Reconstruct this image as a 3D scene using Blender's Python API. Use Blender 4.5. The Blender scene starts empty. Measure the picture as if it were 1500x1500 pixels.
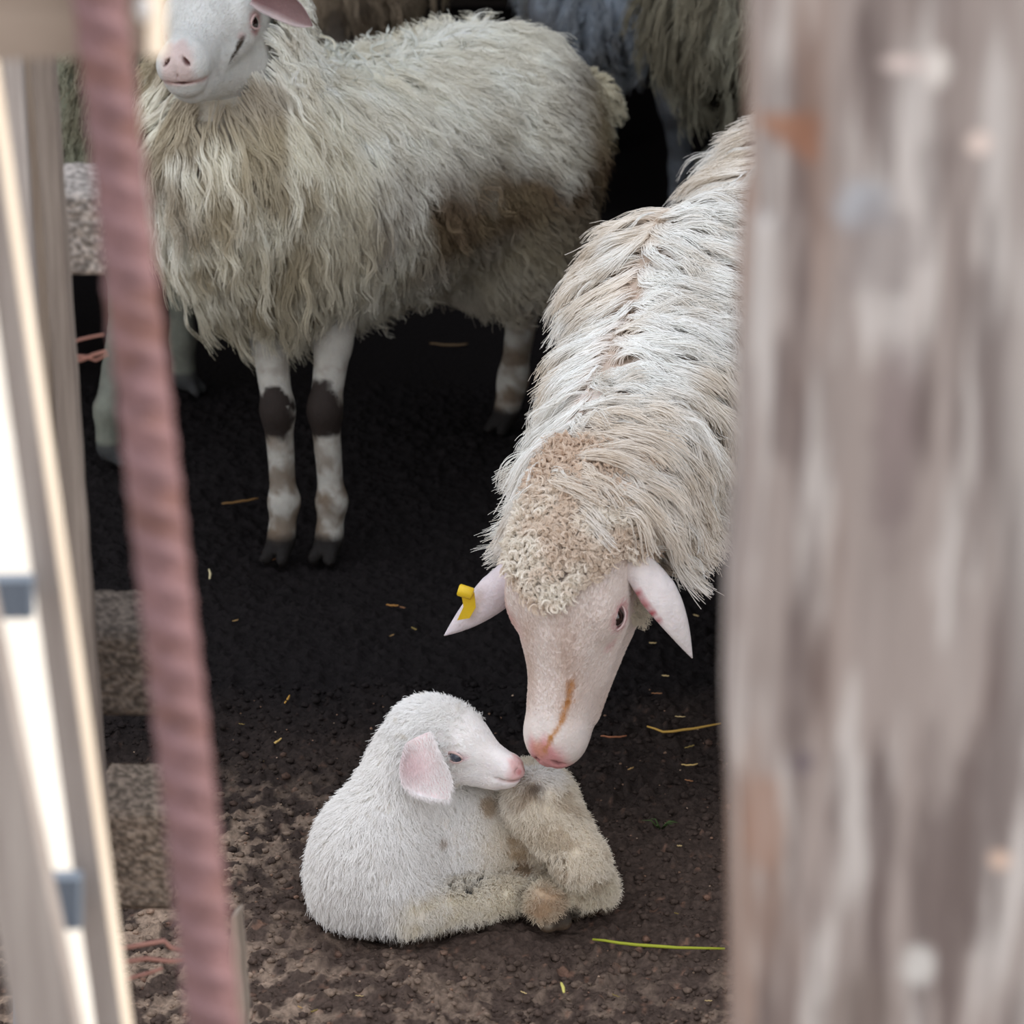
import bpy, math, random
import numpy as np
from mathutils import Vector, Matrix

rng = np.random.default_rng(7)
random.seed(7)
sc = bpy.context.scene
C = sc.collection

# ------------------------------------------------------------------ camera, sky, sun, exposure
CAMH = 2.0
PITCH = math.radians(20.7)
F = 5000.0                                  # focal length in pixels of a 1500 px frame
cam_d = bpy.data.cameras.new('camera')
cam = bpy.data.objects.new('camera', cam_d)
C.objects.link(cam)
cam.location = (0, 0, CAMH)
cam.rotation_euler = (math.pi / 2 - PITCH, 0, 0)
cam_d.sensor_width = 36.0
cam_d.lens = 36.0 * F / 1500.0
cam_d.clip_start = 0.05
cam_d.dof.use_dof = True
cam_d.dof.focus_distance = 4.42
cam_d.dof.aperture_fstop = 7.5
sc.camera = cam

w = bpy.data.worlds.new('sky')
sc.world = w
w.use_nodes = True
wn = w.node_tree
bg = wn.nodes['Background']
tc = wn.nodes.new('ShaderNodeTexCoord')
sep = wn.nodes.new('ShaderNodeSeparateXYZ')
cr = wn.nodes.new('ShaderNodeValToRGB')
cr.color_ramp.elements[0].position = 0.0
cr.color_ramp.elements[0].color = (0.90, 0.91, 0.93, 1)
cr.color_ramp.elements[1].position = 0.8
cr.color_ramp.elements[1].color = (0.80, 0.86, 0.97, 1)
wn.links.new(tc.outputs['Generated'], sep.inputs[0])
wn.links.new(sep.outputs['Z'], cr.inputs[0])
wn.links.new(cr.outputs[0], bg.inputs[0])
bg.inputs[1].default_value = 1.45

sun_d = bpy.data.lights.new('sun', 'SUN')
sun = bpy.data.objects.new('sun', sun_d)
C.objects.link(sun)
SUN_DIR = Vector((1.0, 0.22, 0.95)).normalized()      # towards the sun
sun.rotation_euler = SUN_DIR.to_track_quat('Z', 'Y').to_euler()
sun_d.energy = 4.2
sun_d.angle = 0.009
sun_d.color = (1.0, 0.93, 0.84)

sc.view_settings.view_transform = 'Standard'
sc.view_settings.look = 'None'
sc.view_settings.gamma = 1.0
sc.view_settings.use_curve_mapping = False
sc.view_settings.exposure = 0.10

# ------------------------------------------------------------------ pixel -> world
CF, SF = math.cos(PITCH), math.sin(PITCH)


def ray(px, py):
    a = (px - 750.0) / F
    b = (750.0 - py) / F
    return np.array([a, CF + b * SF, -SF + b * CF])


def P(px, py, Y):
    r = ray(px, py)
    t = Y / r[1]
    return np.array([0, 0, CAMH]) + r * t


def PZ(px, py, z=0.0):
    r = ray(px, py)
    t = (z - CAMH) / r[2]
    return np.array([0, 0, CAMH]) + r * t


def A(*v):
    return np.array(v, dtype=float)


def nz(v):
    v = np.asarray(v, dtype=float)
    return v / (np.linalg.norm(v, axis=-1, keepdims=True) + 1e-12)


def lin(r, g, b):
    def f(c):
        c = c / 255.0
        return c / 12.92 if c <= 0.04045 else ((c + 0.055) / 1.055) ** 2.4
    return np.array([f(r), f(g), f(b)])


# ------------------------------------------------------------------ numpy noise
def hash3(i, j, k, seed=0):
    h = (i * 374761393 + j * 668265263 + k * 2147483647 + seed * 974634777) & 0xFFFFFFFF
    h = ((h ^ (h >> 13)) * 1274126177) & 0xFFFFFFFF
    h = h ^ (h >> 16)
    return (h & 0xFFFFFF) / float(0xFFFFFF)


def vnoise(p, seed=0):
    p = np.asarray(p, dtype=float)
    i = np.floor(p).astype(np.int64)
    f = p - i
    f = f * f * (3 - 2 * f)
    r = 0
    for dx in (0, 1):
        for dy in (0, 1):
            for dz in (0, 1):
                wgt = (f[:, 0] if dx else 1 - f[:, 0]) * (f[:, 1] if dy else 1 - f[:, 1]) * (f[:, 2] if dz else 1 - f[:, 2])
                r = r + wgt * hash3(i[:, 0] + dx, i[:, 1] + dy, i[:, 2] + dz, seed)
    return r


def fbm(p, octaves=4, seed=0, gain=0.5):
    p = np.asarray(p, dtype=float)
    r = 0
    a = 1.0
    s = 0
    for o in range(octaves):
        r = r + a * vnoise(p * (2 ** o) + 17.3 * o, seed + o)
        s += a
        a *= gain
    return r / s


def sstep(a, b, x):
    t = np.clip((x - a) / (b - a), 0, 1)
    return t * t * (3 - 2 * t)


# ------------------------------------------------------------------ objects
def mesh_from(name, V, Fc, mat=None, parent=None, col=None, smooth=True, origin=None):
    V = np.asarray(V, dtype=np.float32)
    if origin is not None:
        V = V - np.asarray(origin, dtype=np.float32)
    me = bpy.data.meshes.new(name)
    if isinstance(Fc, np.ndarray):
        n = len(Fc)
        kk = Fc.shape[1]
        me.vertices.add(len(V))
        me.vertices.foreach_set('co', V.ravel())
        me.loops.add(n * kk)
        me.loops.foreach_set('vertex_index', Fc.astype(np.int32).ravel())
        me.polygons.add(n)
        me.polygons.foreach_set('loop_start', np.arange(0, n * kk, kk, dtype=np.int32))
        me.update(calc_edges=True)
    else:
        me.from_pydata([tuple(map(float, v)) for v in V], [], [tuple(map(int, f)) for f in Fc])
    me.validate()
    if smooth:
        me.polygons.foreach_set('use_smooth', np.ones(len(me.polygons), dtype=bool))
    if col is not None:
        at = me.attributes.new('Col', 'FLOAT_COLOR', 'POINT')
        c4 = np.ones((len(V), 4), dtype=np.float32)
        c4[:, :3] = col
        at.data.foreach_set('color', c4.ravel())
    if mat:
        me.materials.append(mat)
    o = bpy.data.objects.new(name, me)
    C.objects.link(o)
    if parent is not None:
        o.parent = parent
    elif origin is not None:
        o.location = origin
    return o


def tag(o, label=None, cat=None, group=None, kind=None):
    if label:
        o['label'] = label
    if cat:
        o['category'] = cat
    if group:
        o['group'] = group
    if kind:
        o['kind'] = kind
    return o


def empty(name, loc, label, cat, group=None):
    o = bpy.data.objects.new(name, None)
    o.empty_display_size = 0.1
    C.objects.link(o)
    o.location = loc
    return tag(o, label, cat, group)


# ------------------------------------------------------------------ materials
def mat_new(name):
    m = bpy.data.materials.new(name)
    m.use_nodes = True
    return m, m.node_tree, m.node_tree.nodes['Principled BSDF']


def attr_mat(name, rough=0.6, bump=0.0, bscale=60.0, var=0.0, vscale=20.0, spec=0.3, sss=0.0, stretch=(1, 1, 1)):
    m, nt, b = mat_new(name)
    at = nt.nodes.new('ShaderNodeAttribute')
    at.attribute_name = 'Col'
    co = nt.nodes.new('ShaderNodeTexCoord')
    mp = nt.nodes.new('ShaderNodeMapping')
    mp.inputs['Scale'].default_value = stretch
    nt.links.new(co.outputs['Object'], mp.inputs[0])
    src = at.outputs['Color']
    if var > 0:
        n = nt.nodes.new('ShaderNodeTexNoise')
        n.inputs['Scale'].default_value = vscale
        n.inputs['Detail'].default_value = 6
        nt.links.new(mp.outputs[0], n.inputs['Vector'])
        mr = nt.nodes.new('ShaderNodeMapRange')
        mr.inputs[1].default_value = 0.3
        mr.inputs[2].default_value = 0.7
        mr.inputs[3].default_value = 1 - var
        mr.inputs[4].default_value = 1 + var
        nt.links.new(n.outputs['Fac'], mr.inputs[0])
        mx = nt.nodes.new('ShaderNodeVectorMath')
        mx.operation = 'SCALE'
        nt.links.new(src, mx.inputs[0])
        nt.links.new(mr.outputs[0], mx.inputs['Scale'])
        src = mx.outputs[0]
    nt.links.new(src, b.inputs['Base Color'])
    b.inputs['Roughness'].default_value = rough
    b.inputs['Specular IOR Level'].default_value = spec
    if sss > 0:
        b.inputs['Subsurface Weight'].default_value = sss
        b.inputs['Subsurface Radius'].default_value = (0.01, 0.005, 0.003)
        b.inputs['Subsurface Scale'].default_value = 1.0
    if bump > 0:
        n2 = nt.nodes.new('ShaderNodeTexNoise')
        n2.inputs['Scale'].default_value = bscale
        n2.inputs['Detail'].default_value = 8
        nt.links.new(mp.outputs[0], n2.inputs['Vector'])
        bp = nt.nodes.new('ShaderNodeBump')
        bp.inputs['Strength'].default_value = bump
        bp.inputs['Distance'].default_value = 0.01
        nt.links.new(n2.outputs['Fac'], bp.inputs['Height'])
        nt.links.new(bp.outputs[0], b.inputs['Normal'])
    return m


def wood_mat(name, c0, c1, scale=1.0, bump=0.4, along=2):
    m, nt, b = mat_new(name)
    co = nt.nodes.new('ShaderNodeTexCoord')
    mp = nt.nodes.new('ShaderNodeMapping')
    s = [60 * scale, 60 * scale, 60 * scale]
    s[along] = 3.0 * scale
    mp.inputs['Scale'].default_value = s
    nt.links.new(co.outputs['Object'], mp.inputs[0])
    n = nt.nodes.new('ShaderNodeTexNoise')
    n.inputs['Scale'].default_value = 1.0
    n.inputs['Detail'].default_value = 7
    n.inputs['Roughness'].default_value = 0.65
    nt.links.new(mp.outputs[0], n.inputs['Vector'])
    r = nt.nodes.new('ShaderNodeValToRGB')
    r.color_ramp.elements[0].position = 0.3
    r.color_ramp.elements[0].color = (*lin(*c0), 1)
    r.color_ramp.elements[1].position = 0.68
    r.color_ramp.elements[1].color = (*lin(*c1), 1)
    nt.links.new(n.outputs['Fac'], r.inputs[0])
    nt.links.new(r.outputs[0], b.inputs['Base Color'])
    b.inputs['Roughness'].default_value = 0.8
    b.inputs['Specular IOR Level'].default_value = 0.2
    bp = nt.nodes.new('ShaderNodeBump')
    bp.inputs['Strength'].default_value = bump
    bp.inputs['Distance'].default_value = 0.004
    nt.links.new(n.outputs['Fac'], bp.inputs['Height'])
    nt.links.new(bp.outputs[0], b.inputs['Normal'])
    return m


def plain_mat(name, c, rough=0.5, spec=0.4, coat=0.0):
    m, nt, b = mat_new(name)
    n = nt.nodes.new('ShaderNodeTexNoise')
    n.inputs['Scale'].default_value = 40
    r = nt.nodes.new('ShaderNodeValToRGB')
    cl = lin(*c)
    r.color_ramp.elements[0].position = 0.3
    r.color_ramp.elements[0].color = (*(cl * 0.85), 1)
    r.color_ramp.elements[1].position = 0.7
    r.color_ramp.elements[1].color = (*np.minimum(cl * 1.1, 1), 1)
    nt.links.new(n.outputs['Fac'], r.inputs[0])
    nt.links.new(r.outputs[0], b.inputs['Base Color'])
    b.inputs['Roughness'].default_value = rough
    b.inputs['Specular IOR Level'].default_value = spec
    b.inputs['Coat Weight'].default_value = coat
    return m


M_SKIN = attr_mat('sheep_skin', rough=0.75, bump=0.25, bscale=220, var=0.07, vscale=70, spec=0.2, sss=0.12)
M_WOOL = attr_mat('wool_fibre', rough=0.7, spec=0.12)
M_FUR = attr_mat('lamb_fur', rough=0.6, spec=0.12)
M_EYE = plain_mat('eye_dark', (38, 24, 20), 0.08, 0.7, 1.0)
M_EYEL = plain_mat('eye_blue_grey', (70, 78, 92), 0.1, 0.7, 1.0)
M_LID = plain_mat('pink_eyelid', (222, 192, 186), 0.6, 0.25)
M_TAG = plain_mat('yellow_plastic', (236, 196, 40), 0.4, 0.4)
M_SOIL = attr_mat('trodden_soil', rough=0.85, bump=0.5, bscale=90, var=0.35, vscale=160, spec=0.12)
M_STRAW = attr_mat('straw', rough=0.6, spec=0.3)


# ------------------------------------------------------------------ signed distance fields
class Field:
    def __init__(self):
        self.pr = []
        self.cut = []
        self.sub = []

    def cone(self, a, b, ra, rb, k=0.02):
        self.pr.append(('c', np.asarray(a, float), np.asarray(b, float), ra, rb, k))
        return self

    def ell(self, c, r, R=None, k=0.02):
        self.pr.append(('e', np.asarray(c, float), np.asarray(r, float), np.eye(3) if R is None else np.asarray(R, float), None, k))
        return self

    def carve(self, c, r, R=None, k=0.004):
        self.sub.append((np.asarray(c, float), np.asarray(r, float), np.eye(3) if R is None else np.asarray(R, float), k))
        return self

    def plane(self, p, n):                 # keeps the side where (x-p).n < 0
        self.cut.append((np.asarray(p, float), nz(n)))
        return self

    def _ell(self, x, c, r, R):
        q = (x - c) @ R                    # R columns = axes
        k0 = np.sqrt(((q / r) ** 2).sum(-1))
        k1 = np.sqrt(((q / (r * r)) ** 2).sum(-1)) + 1e-9
        return k0 * (k0 - 1.0) / k1

    def __call__(self, x):
        d = None
        for p in self.pr:
            if p[0] == 'c':
                _, a, b, ra, rb, k = p
                ab = b - a
                t = np.clip(((x - a) @ ab) / max(ab @ ab, 1e-9), 0, 1)
                q = x - a - t[..., None] * ab
                s = np.sqrt((q * q).sum(-1)) - (ra + (rb - ra) * t)
            else:
                _, c, r, R, _, k = p
                s = self._ell(x, c, r, R)
            if d is None:
                d = s
            else:
                h = np.maximum(k - np.abs(d - s), 0) / k
                d = np.minimum(d, s) - h * h * k * 0.25
        for c, r, R, k in self.sub:
            s = -self._ell(x, c, r, R)
            h = np.maximum(k - np.abs(d - s), 0) / k
            d = np.maximum(d, s) + h * h * k * 0.25
        for p, n in self.cut:
            d = np.maximum(d, (x - p) @ n)
        return d

    def grad(self, x, e=0.002):
        g = np.stack([self(x + A(e, 0, 0)) - self(x - A(e, 0, 0)),
                      self(x + A(0, e, 0)) - self(x - A(0, e, 0)),
                      self(x + A(0, 0, e)) - self(x - A(0, 0, e))], -1)
        return nz(g)

    def bounds(self, pad=0.03):
        lo = np.full(3, 1e9)
        hi = -lo
        for p in self.pr:
            if p[0] == 'c':
                for c, r in ((p[1], p[3]), (p[2], p[4])):
                    lo = np.minimum(lo, c - r)
                    hi = np.maximum(hi, c + r)
            else:
                m = np.abs(p[3]) @ p[2]
                lo = np.minimum(lo, p[1] - m)
                hi = np.maximum(hi, p[1] + m)
        return lo - pad, hi + pad


def surface(field, h, lo=None, hi=None):
    """Naive surface nets."""
    l, u = field.bounds()
    lo = l if lo is None else np.maximum(lo, l)
    hi = u if hi is None else np.minimum(hi, u)
    n = np.ceil((hi - lo) / h).astype(int) + 1
    xs = [lo[i] + h * np.arange(n[i]) for i in range(3)]
    f = np.empty(tuple(n), dtype=np.float32)
    YY, ZZ = np.meshgrid(xs[1], xs[2], indexing='ij')
    for i0 in range(0, n[0], 8):
        xx = xs[0][i0:i0 + 8]
        g = np.empty((len(xx), n[1], n[2], 3))
        g[..., 0] = xx[:, None, None]
        g[..., 1] = YY
        g[..., 2] = ZZ
        f[i0:i0 + 8] = field(g)
    f[f == 0] = 1e-7
    s = f < 0
    cnt = np.zeros(tuple(n - 1), dtype=np.int8)
    for dx in (0, 1):
        for dy in (0, 1):
            for dz in (0, 1):
                cnt += s[dx:n[0] - 1 + dx, dy:n[1] - 1 + dy, dz:n[2] - 1 + dz]
    act = (cnt > 0) & (cnt < 8)
    idx = -np.ones(tuple(n - 1), dtype=np.int64)
    ci = np.argwhere(act)
    idx[act] = np.arange(len(ci))
    acc = np.zeros((len(ci), 3))
    num = np.zeros(len(ci))
    i, j, k = ci.T
    for ax in range(3):
        o1, o2 = [a for a in range(3) if a != ax]
        for a in (0, 1):
            for b in (0, 1):
                d0 = [0, 0, 0]
                d0[o1] = a
                d0[o2] = b
                d1 = list(d0)
                d1[ax] = 1
                f0 = f[i + d0[0], j + d0[1], k + d0[2]]
                f1 = f[i + d1[0], j + d1[1], k + d1[2]]
                cr_ = (f0 < 0) != (f1 < 0)
                t = np.where(cr_, f0 / np.where(cr_, f0 - f1, 1), 0)
                p = np.zeros((len(ci), 3))
                p[:] = d0
                p[:, ax] = t
                acc += p * cr_[:, None]
                num += cr_
    V = lo + h * (ci + acc / num[:, None])
    quads = []
    for ax in range(3):
        o1, o2 = [(1, 2), (2, 0), (0, 1)][ax]
        sl0 = [slice(1, n[a] - 1) for a in range(3)]
        sl1 = list(sl0)
        sl0[ax] = slice(0, n[ax] - 1)
        sl1[ax] = slice(1, n[ax])
        s0 = s[tuple(sl0)]
        s1 = s[tuple(sl1)]
        e = np.argwhere(s0 != s1)
        flip = s0[tuple(e.T)]
        base = e.copy()
        for a in range(3):
            if a != ax:
                base[:, a] += 1
        def cell(d1, d2):
            b = base.copy()
            b[:, o1] -= d1
            b[:, o2] -= d2
            return idx[b[:, 0], b[:, 1], b[:, 2]]
        q = np.stack([cell(1, 1), cell(0, 1), cell(0, 0), cell(1, 0)], 1)
        q[~flip] = q[~flip][:, ::-1]
        quads.append(q)
    Q = np.concatenate(quads)
    Q = Q[(Q >= 0).all(1)]
    return V, Q


def join(parts):
    Vs, Fs, Cs, n = [], [], [], 0
    for V, Q, c in parts:
        Vs.append(V)
        Fs.append(Q + n)
        Cs.append(np.broadcast_to(c, (len(V), 3)))
        n += len(V)
    return np.concatenate(Vs), np.concatenate(Fs), np.concatenate(Cs)


# ------------------------------------------------------------------ fibres
def sample_surface(V, Q, n, weight=None):
    a, b, c, d = (V[Q[:, i]] for i in range(4))
    ar = 0.5 * np.linalg.norm(np.cross(c - a, d - b), axis=1)
    cen = (a + b + c + d) / 4
    if weight is not None:
        ar = ar * weight(cen)
    pick = rng.choice(len(Q), size=n, p=ar / ar.sum())
    u, v = rng.random((2, n, 1))
    p = (a[pick] * (1 - u) + b[pick] * u) * (1 - v) + (d[pick] * (1 - u) + c[pick] * u) * v
    return p


def fibres(name, parent, origin, mat, pos, rad, col):
    """pos (N,K,3), rad (N,K), col (N,K,3)"""
    N, K = pos.shape[:2]
    cv = bpy.data.hair_curves.new(name)
    cv.add_curves([K] * N)
    cv.attributes['position'].data.foreach_set('vector', (pos - np.asarray(origin)).astype(np.float32).ravel())
    ra = cv.attributes.get('radius') or cv.attributes.new('radius', 'FLOAT', 'POINT')
    ra.data.foreach_set('value', rad.astype(np.float32).ravel())
    ca = cv.attributes.new('Col', 'FLOAT_COLOR', 'POINT')
    c4 = np.ones((N, K, 4), dtype=np.float32)
    c4[..., :3] = np.clip(col, 0, 1)
    ca.data.foreach_set('color', c4.ravel())
    cv.materials.append(mat)
    o = bpy.data.objects.new(name, cv)
    C.objects.link(o)
    o.parent = parent
    o['kind'] = 'stuff'
    return o


def grow(roots, field, flow, length, K=10, lift=0.5, stiff=0.6, keep=(0.004, 0.02), wave=0.004, freq=2.0, jitter=0.25):
    """guide curves: start along the normal, bend into flow(p, n), stay outside the field."""
    N = len(roots)
    n = field.grad(roots)
    L = length(roots) * (1 + 0.35 * (rng.random(N) - 0.5))
    p = roots - n * 0.003
    fl = flow(p, n)
    jit = jitter * rng.normal(size=(N, 3))
    d = nz(n * lift + fl + jit)
    G = np.empty((N, K, 3))
    G[:, 0] = p
    step = (L / (K - 1))[:, None]
    for k in range(1, K):
        t = k / (K - 1)
        p = p + d * step
        s = field(p)
        g = field.grad(p)
        mn = keep[0] + (keep[1] - keep[0]) * t
        push = np.maximum(mn - s, 0)
        p = p + g * push[:, None]
        G[:, k] = p
        fl = nz(flow(p, g) + jit * (1 - t))
        d = nz(d * stiff + fl * (1 - stiff))
    tang = nz(G[:, -1] - G[:, 0])
    side = nz(np.cross(tang, n))
    up = nz(np.cross(side, tang))
    ph = rng.random((N, 1)) * 6.28
    fr = freq * (0.6 + 0.8 * rng.random((N, 1)))
    am = wave * (0.4 + 1.2 * rng.random((N, 1)))
    t = np.linspace(0, 1, K)[None, :]
    env = np.minimum(t * 2.5, 1.0)
    G = G + side[:, None, :] * (am * env * np.sin(2 * np.pi * fr * t + ph))[..., None] \
          + up[:, None, :] * (am * 0.6 * env * np.cos(2 * np.pi * fr * t + ph * 1.7))[..., None]
    return G, n, side


def comb(G, n, per, r_lock, clump=0.85, drift=0.006, frizz=0.0008, lenvar=0.35, power=0.6):
    N, K = G.shape[:2]
    u = nz(np.cross(n, rng.normal(size=(N, 3))))
    v = np.cross(n, u)
    ang = rng.random((N, per)) * 6.283
    rr = r_lock * np.sqrt(rng.random((N, per)))
    off = u[:, None] * (rr * np.cos(ang))[..., None] + v[:, None] * (rr * np.sin(ang))[..., None]
    t = np.linspace(0, 1, K)
    lv = 1 - lenvar * rng.random((N, per)) ** 1.5
    tt = t[None, None, :] * lv[..., None] * (K - 1)
    i0 = np.clip(np.floor(tt).astype(int), 0, K - 2)
    fr = (tt - i0)[..., None]
    ii = np.arange(N)[:, None, None]
    base = G[ii, i0] * (1 - fr) + G[ii, i0 + 1] * fr
    cl = 1 - clump * t ** power
    pos = base + off[:, :, None, :] * cl[None, None, :, None]
    pos += rng.normal(size=(N, per, 1, 3)) * drift * (t[None, None, :, None] ** 1.5)
    pos += rng.normal(size=(N, per, K, 3)) * frizz * np.minimum(t * 3, 1)[None, None, :, None]
    return pos.reshape(N * per, K, 3)


def taper(N, K, r0, r1):
    t = np.linspace(0, 1, K)
    r = r0 + (r1 - r0) * t ** 1.5
    return np.broadcast_to(r, (N, K)) * (0.7 + 0.6 * rng.random((N, 1)))


# ------------------------------------------------------------------ heads
def frame(poll, nose, up):
    x = nz(np.asarray(nose) - np.asarray(poll))
    up = np.asarray(up, float)
    z = nz(up - x * (up @ x))
    y = np.cross(z, x)
    return np.stack([x, y, z], 1)          # columns


class Head:
    """local frame: x to the nose, y to the animal's left, z out of the forehead; unit = 0.28 m head"""
    def __init__(self, poll, nose, up, lamb=False, scale=None):
        self.o = np.asarray(poll, float)
        self.R = frame(poll, nose, up)
        self.s = (np.linalg.norm(np.asarray(nose) - self.o) / 0.28) if scale is None else scale
        self.lamb = lamb

    @classmethod
    def fit(cls, a, b, A_, B_, up, lamb=False, scale=None):
        a, b = np.array(a, float), np.array(b, float)
        L = frame(a, b, (0, 0, 1))
        W = frame(A_, B_, up)
        H = cls((0, 0, 0), (1, 0, 0), (0, 0, 1), lamb, 1.0)
        H.R = W @ L.T
        H.s = np.linalg.norm(B_ - A_) / np.linalg.norm(b - a)
        if scale:
            H.s = scale
        H.o = (A_ + B_) / 2 - H.R @ ((a + b) / 2 * H.s)
        return H

    def w(self, x, y, z):
        return self.o + self.R @ (np.array([x, y, z]) * self.s)

    def v(self, x, y, z):
        return self.R @ np.array([x, y, z], float)

    def loc(self, p):
        return ((p - self.o) @ self.R) / self.s

    def build(self, f):
        w, R, s = self.w, self.R, self.s
        c = lambda a, b, ra, rb, k=0.02: f.cone(w(*a), w(*b), ra * s, rb * s, k * s)
        e = lambda a, r, k=0.02: f.ell(w(*a), np.array(r) * s, R, k * s)
        if not self.lamb:
            e((0.045, 0, -0.035), (0.085, 0.064, 0.072), 0.02)
            e((0.10, 0, -0.035), (0.075, 0.056, 0.055), 0.03)
            c((0.11, 0, -0.034), (0.232, 0, -0.040), 0.037, 0.027, 0.03)
            c((0.16, 0.006, -0.05), (0.235, 0.009, -0.052), 0.029, 0.025, 0.02)
            c((0.16, -0.006, -0.05), (0.235, -0.009, -0.052), 0.029, 0.025, 0.02)
            c((0.06, 0.024, -0.098), (0.21, 0.006, -0.085), 0.038, 0.020, 0.03)
            c((0.06, -0.024, -0.098), (0.21, -0.006, -0.085), 0.038, 0.020, 0.03)
            e((0.248, 0, -0.052), (0.033, 0.034, 0.031), 0.015)
            e((0.240, 0, -0.078), (0.026, 0.026, 0.018), 0.008)
            for sgn in (1, -1):
                e((0.098, 0.050 * sgn, -0.022), (0.030, 0.016, 0.022), 0.02)      # orbit
                e((0.078, 0.046 * sgn, -0.004), (0.032, 0.016, 0.014), 0.02)      # brow
                f.carve(w(0.104, 0.069 * sgn, -0.027), np.array([0.0135, 0.011, 0.0095]) * s, R, 0.004)
                # nostril slits
                Rn = R @ np.array(Matrix.Rotation(math.radians(38 * sgn), 3, 'X'))
                f.carve(w(0.276, 0.0135 * sgn, -0.040), np.array([0.012, 0.0023, 0.0095]) * s, Rn, 0.003)
                c((0.112, 0.048 * sgn, -0.047), (0.172, 0.033 * sgn, -0.060), 0.014, 0.010, 0.015)
            # mouth line and philtrum
            f.carve(w(0.262, 0, -0.0695), np.array([0.034, 0.045, 0.0010]) * s, R, 0.004)
            f.carve(w(0.284, 0, -0.058), np.array([0.010, 0.0016, 0.013]) * s, R, 0.004)
        else:
            e((0.070, 0, -0.040), (0.092, 0.066, 0.074), 0.02)
            e((0.115, 0, -0.045), (0.075, 0.058, 0.060), 0.03)
            c((0.13, 0, -0.056), (0.238, 0, -0.068), 0.045, 0.028, 0.03)
            c((0.08, 0.02, -0.10), (0.215, 0.004, -0.104), 0.042, 0.024, 0.03)
            c((0.08, -0.02, -0.10), (0.215, -0.004, -0.104), 0.042, 0.024, 0.03)
            e((0.250, 0, -0.080), (0.030, 0.031, 0.031), 0.015)
            e((0.236, 0, -0.106), (0.028, 0.025, 0.018), 0.010)
            for sgn in (1, -1):
                e((0.135, 0.045 * sgn, -0.050), (0.030, 0.016, 0.024), 0.02)
                f.carve(w(0.142, 0.066 * sgn, -0.052), np.array([0.0165, 0.012, 0.0075]) * s, R, 0.004)
                Rn = R @ np.array(Matrix.Rotation(math.radians(38 * sgn), 3, 'X'))
                f.carve(w(0.277, 0.014 * sgn, -0.068), np.array([0.012, 0.0035, 0.008]) * s, Rn, 0.004)
            f.carve(w(0.258, 0, -0.0935), np.array([0.034, 0.045, 0.0018]) * s, R, 0.005)
        return f

    def eye(self, sgn):
        return self.w(0.142, 0.0545 * sgn, -0.052) if self.lamb else self.w(0.104, 0.0575 * sgn, -0.027)

    def paint(self, p, skin, nose=(214, 150, 146), ring=(196, 130, 130)):
        q = self.loc(p)
        col = np.broadcast_to(lin(*skin), (len(p), 3)).copy()

        def mix(c, m):
            nonlocal col
            col = col * (1 - m[:, None]) + lin(*c) * m[:, None]
        zc = -0.068 if self.lamb else -0.042
        nm = sstep(0.248, 0.268, q[:, 0] - 0.20 * np.abs(q[:, 1]) + 0.008 + 0.004 * np.sin(q[:, 1] * 300)) * sstep(zc - 0.034, zc - 0.022, q[:, 2])
        nm = nm * (1 if self.lamb else sstep(0.030, 0.015, np.abs(q[:, 1]) + 0.3 * np.maximum(q[:, 2] + 0.035, 0)))
        mix(nose, nm * 0.85)
        lip = np.exp(-((q[:, 2] - (-0.0935 if self.lamb else -0.0695)) / 0.004) ** 2) * sstep(0.225, 0.25, q[:, 0])
        mix((190, 140, 136), lip * 0.6)
        for sgn in (1, -1):
            if self.lamb:
                d = np.sqrt(((q - A(0.142, 0.0575 * sgn, -0.052)) / A(1.5, 1, 0.9)) .__pow__(2).sum(1))
                mix(ring, 0.75 * (1 - sstep(0.010, 0.017, d)))
                d = np.linalg.norm(q - A(0.163, 0.048 * sgn, -0.050), axis=1)
                mix(ring, 0.6 * (1 - sstep(0.005, 0.012, d)))
                ns = np.sqrt(((q - A(0.279, 0.014 * sgn, -0.068)) ** 2).sum(1))
                mix((170, 60, 66), 0.9 * (1 - sstep(0.006, 0.013, ns)))
            else:
                d = np.sqrt(((q - A(0.104, 0.06 * sgn, -0.027)) ** 2).sum(1))
                mix(ring, 0.8 * (1 - sstep(0.012, 0.024, d)))
                d = np.sqrt((((q - A(0.128, 0.05 * sgn, -0.038)) / A(2.0, 1, 1)) ** 2).sum(1))
                mix(ring, 0.55 * (1 - sstep(0.004, 0.011, d)))
                ns = np.sqrt(((q - A(0.277, 0.0135 * sgn, -0.042)) ** 2).sum(1))
                an = math.radians(38 * sgn)
                dy_, dz_ = q[:, 1] - 0.0135 * sgn, q[:, 2] + 0.040
                a_ = dy_ * math.cos(an) + dz_ * math.sin(an)
                b_ = -dy_ * math.sin(an) + dz_ * math.cos(an)
                ns = np.sqrt((a_ / 0.0032) ** 2 + (b_ / 0.0085) ** 2)
                mix((96, 52, 50), 0.9 * (1 - sstep(0.5, 1.15, ns)) * (q[:, 0] > 0.25))
        return col, q


def tube(pts, rads, nc=8):
    pts = np.array(pts, float)
    V, Fc = [], []
    n = len(pts)
    for i in range(n):
        t = nz(pts[min(i + 1, n - 1)] - pts[max(i - 1, 0)])
        u = nz(np.cross(t, A(0.1, 0.2, 1)))
        v = np.cross(t, u)
        for j in range(nc):
            a = 2 * math.pi * j / nc
            V.append(pts[i] + (u * math.cos(a) + v * math.sin(a)) * rads[i])
    for i in range(n - 1):
        for j in range(nc):
            a = i * nc + j
            b = i * nc + (j + 1) % nc
            Fc.append((a, b, b + nc, a + nc))
    Fc.append(tuple(range(nc))[::-1])
    Fc.append(tuple(range((n - 1) * nc, n * nc)))
    return np.array(V), Fc


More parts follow.
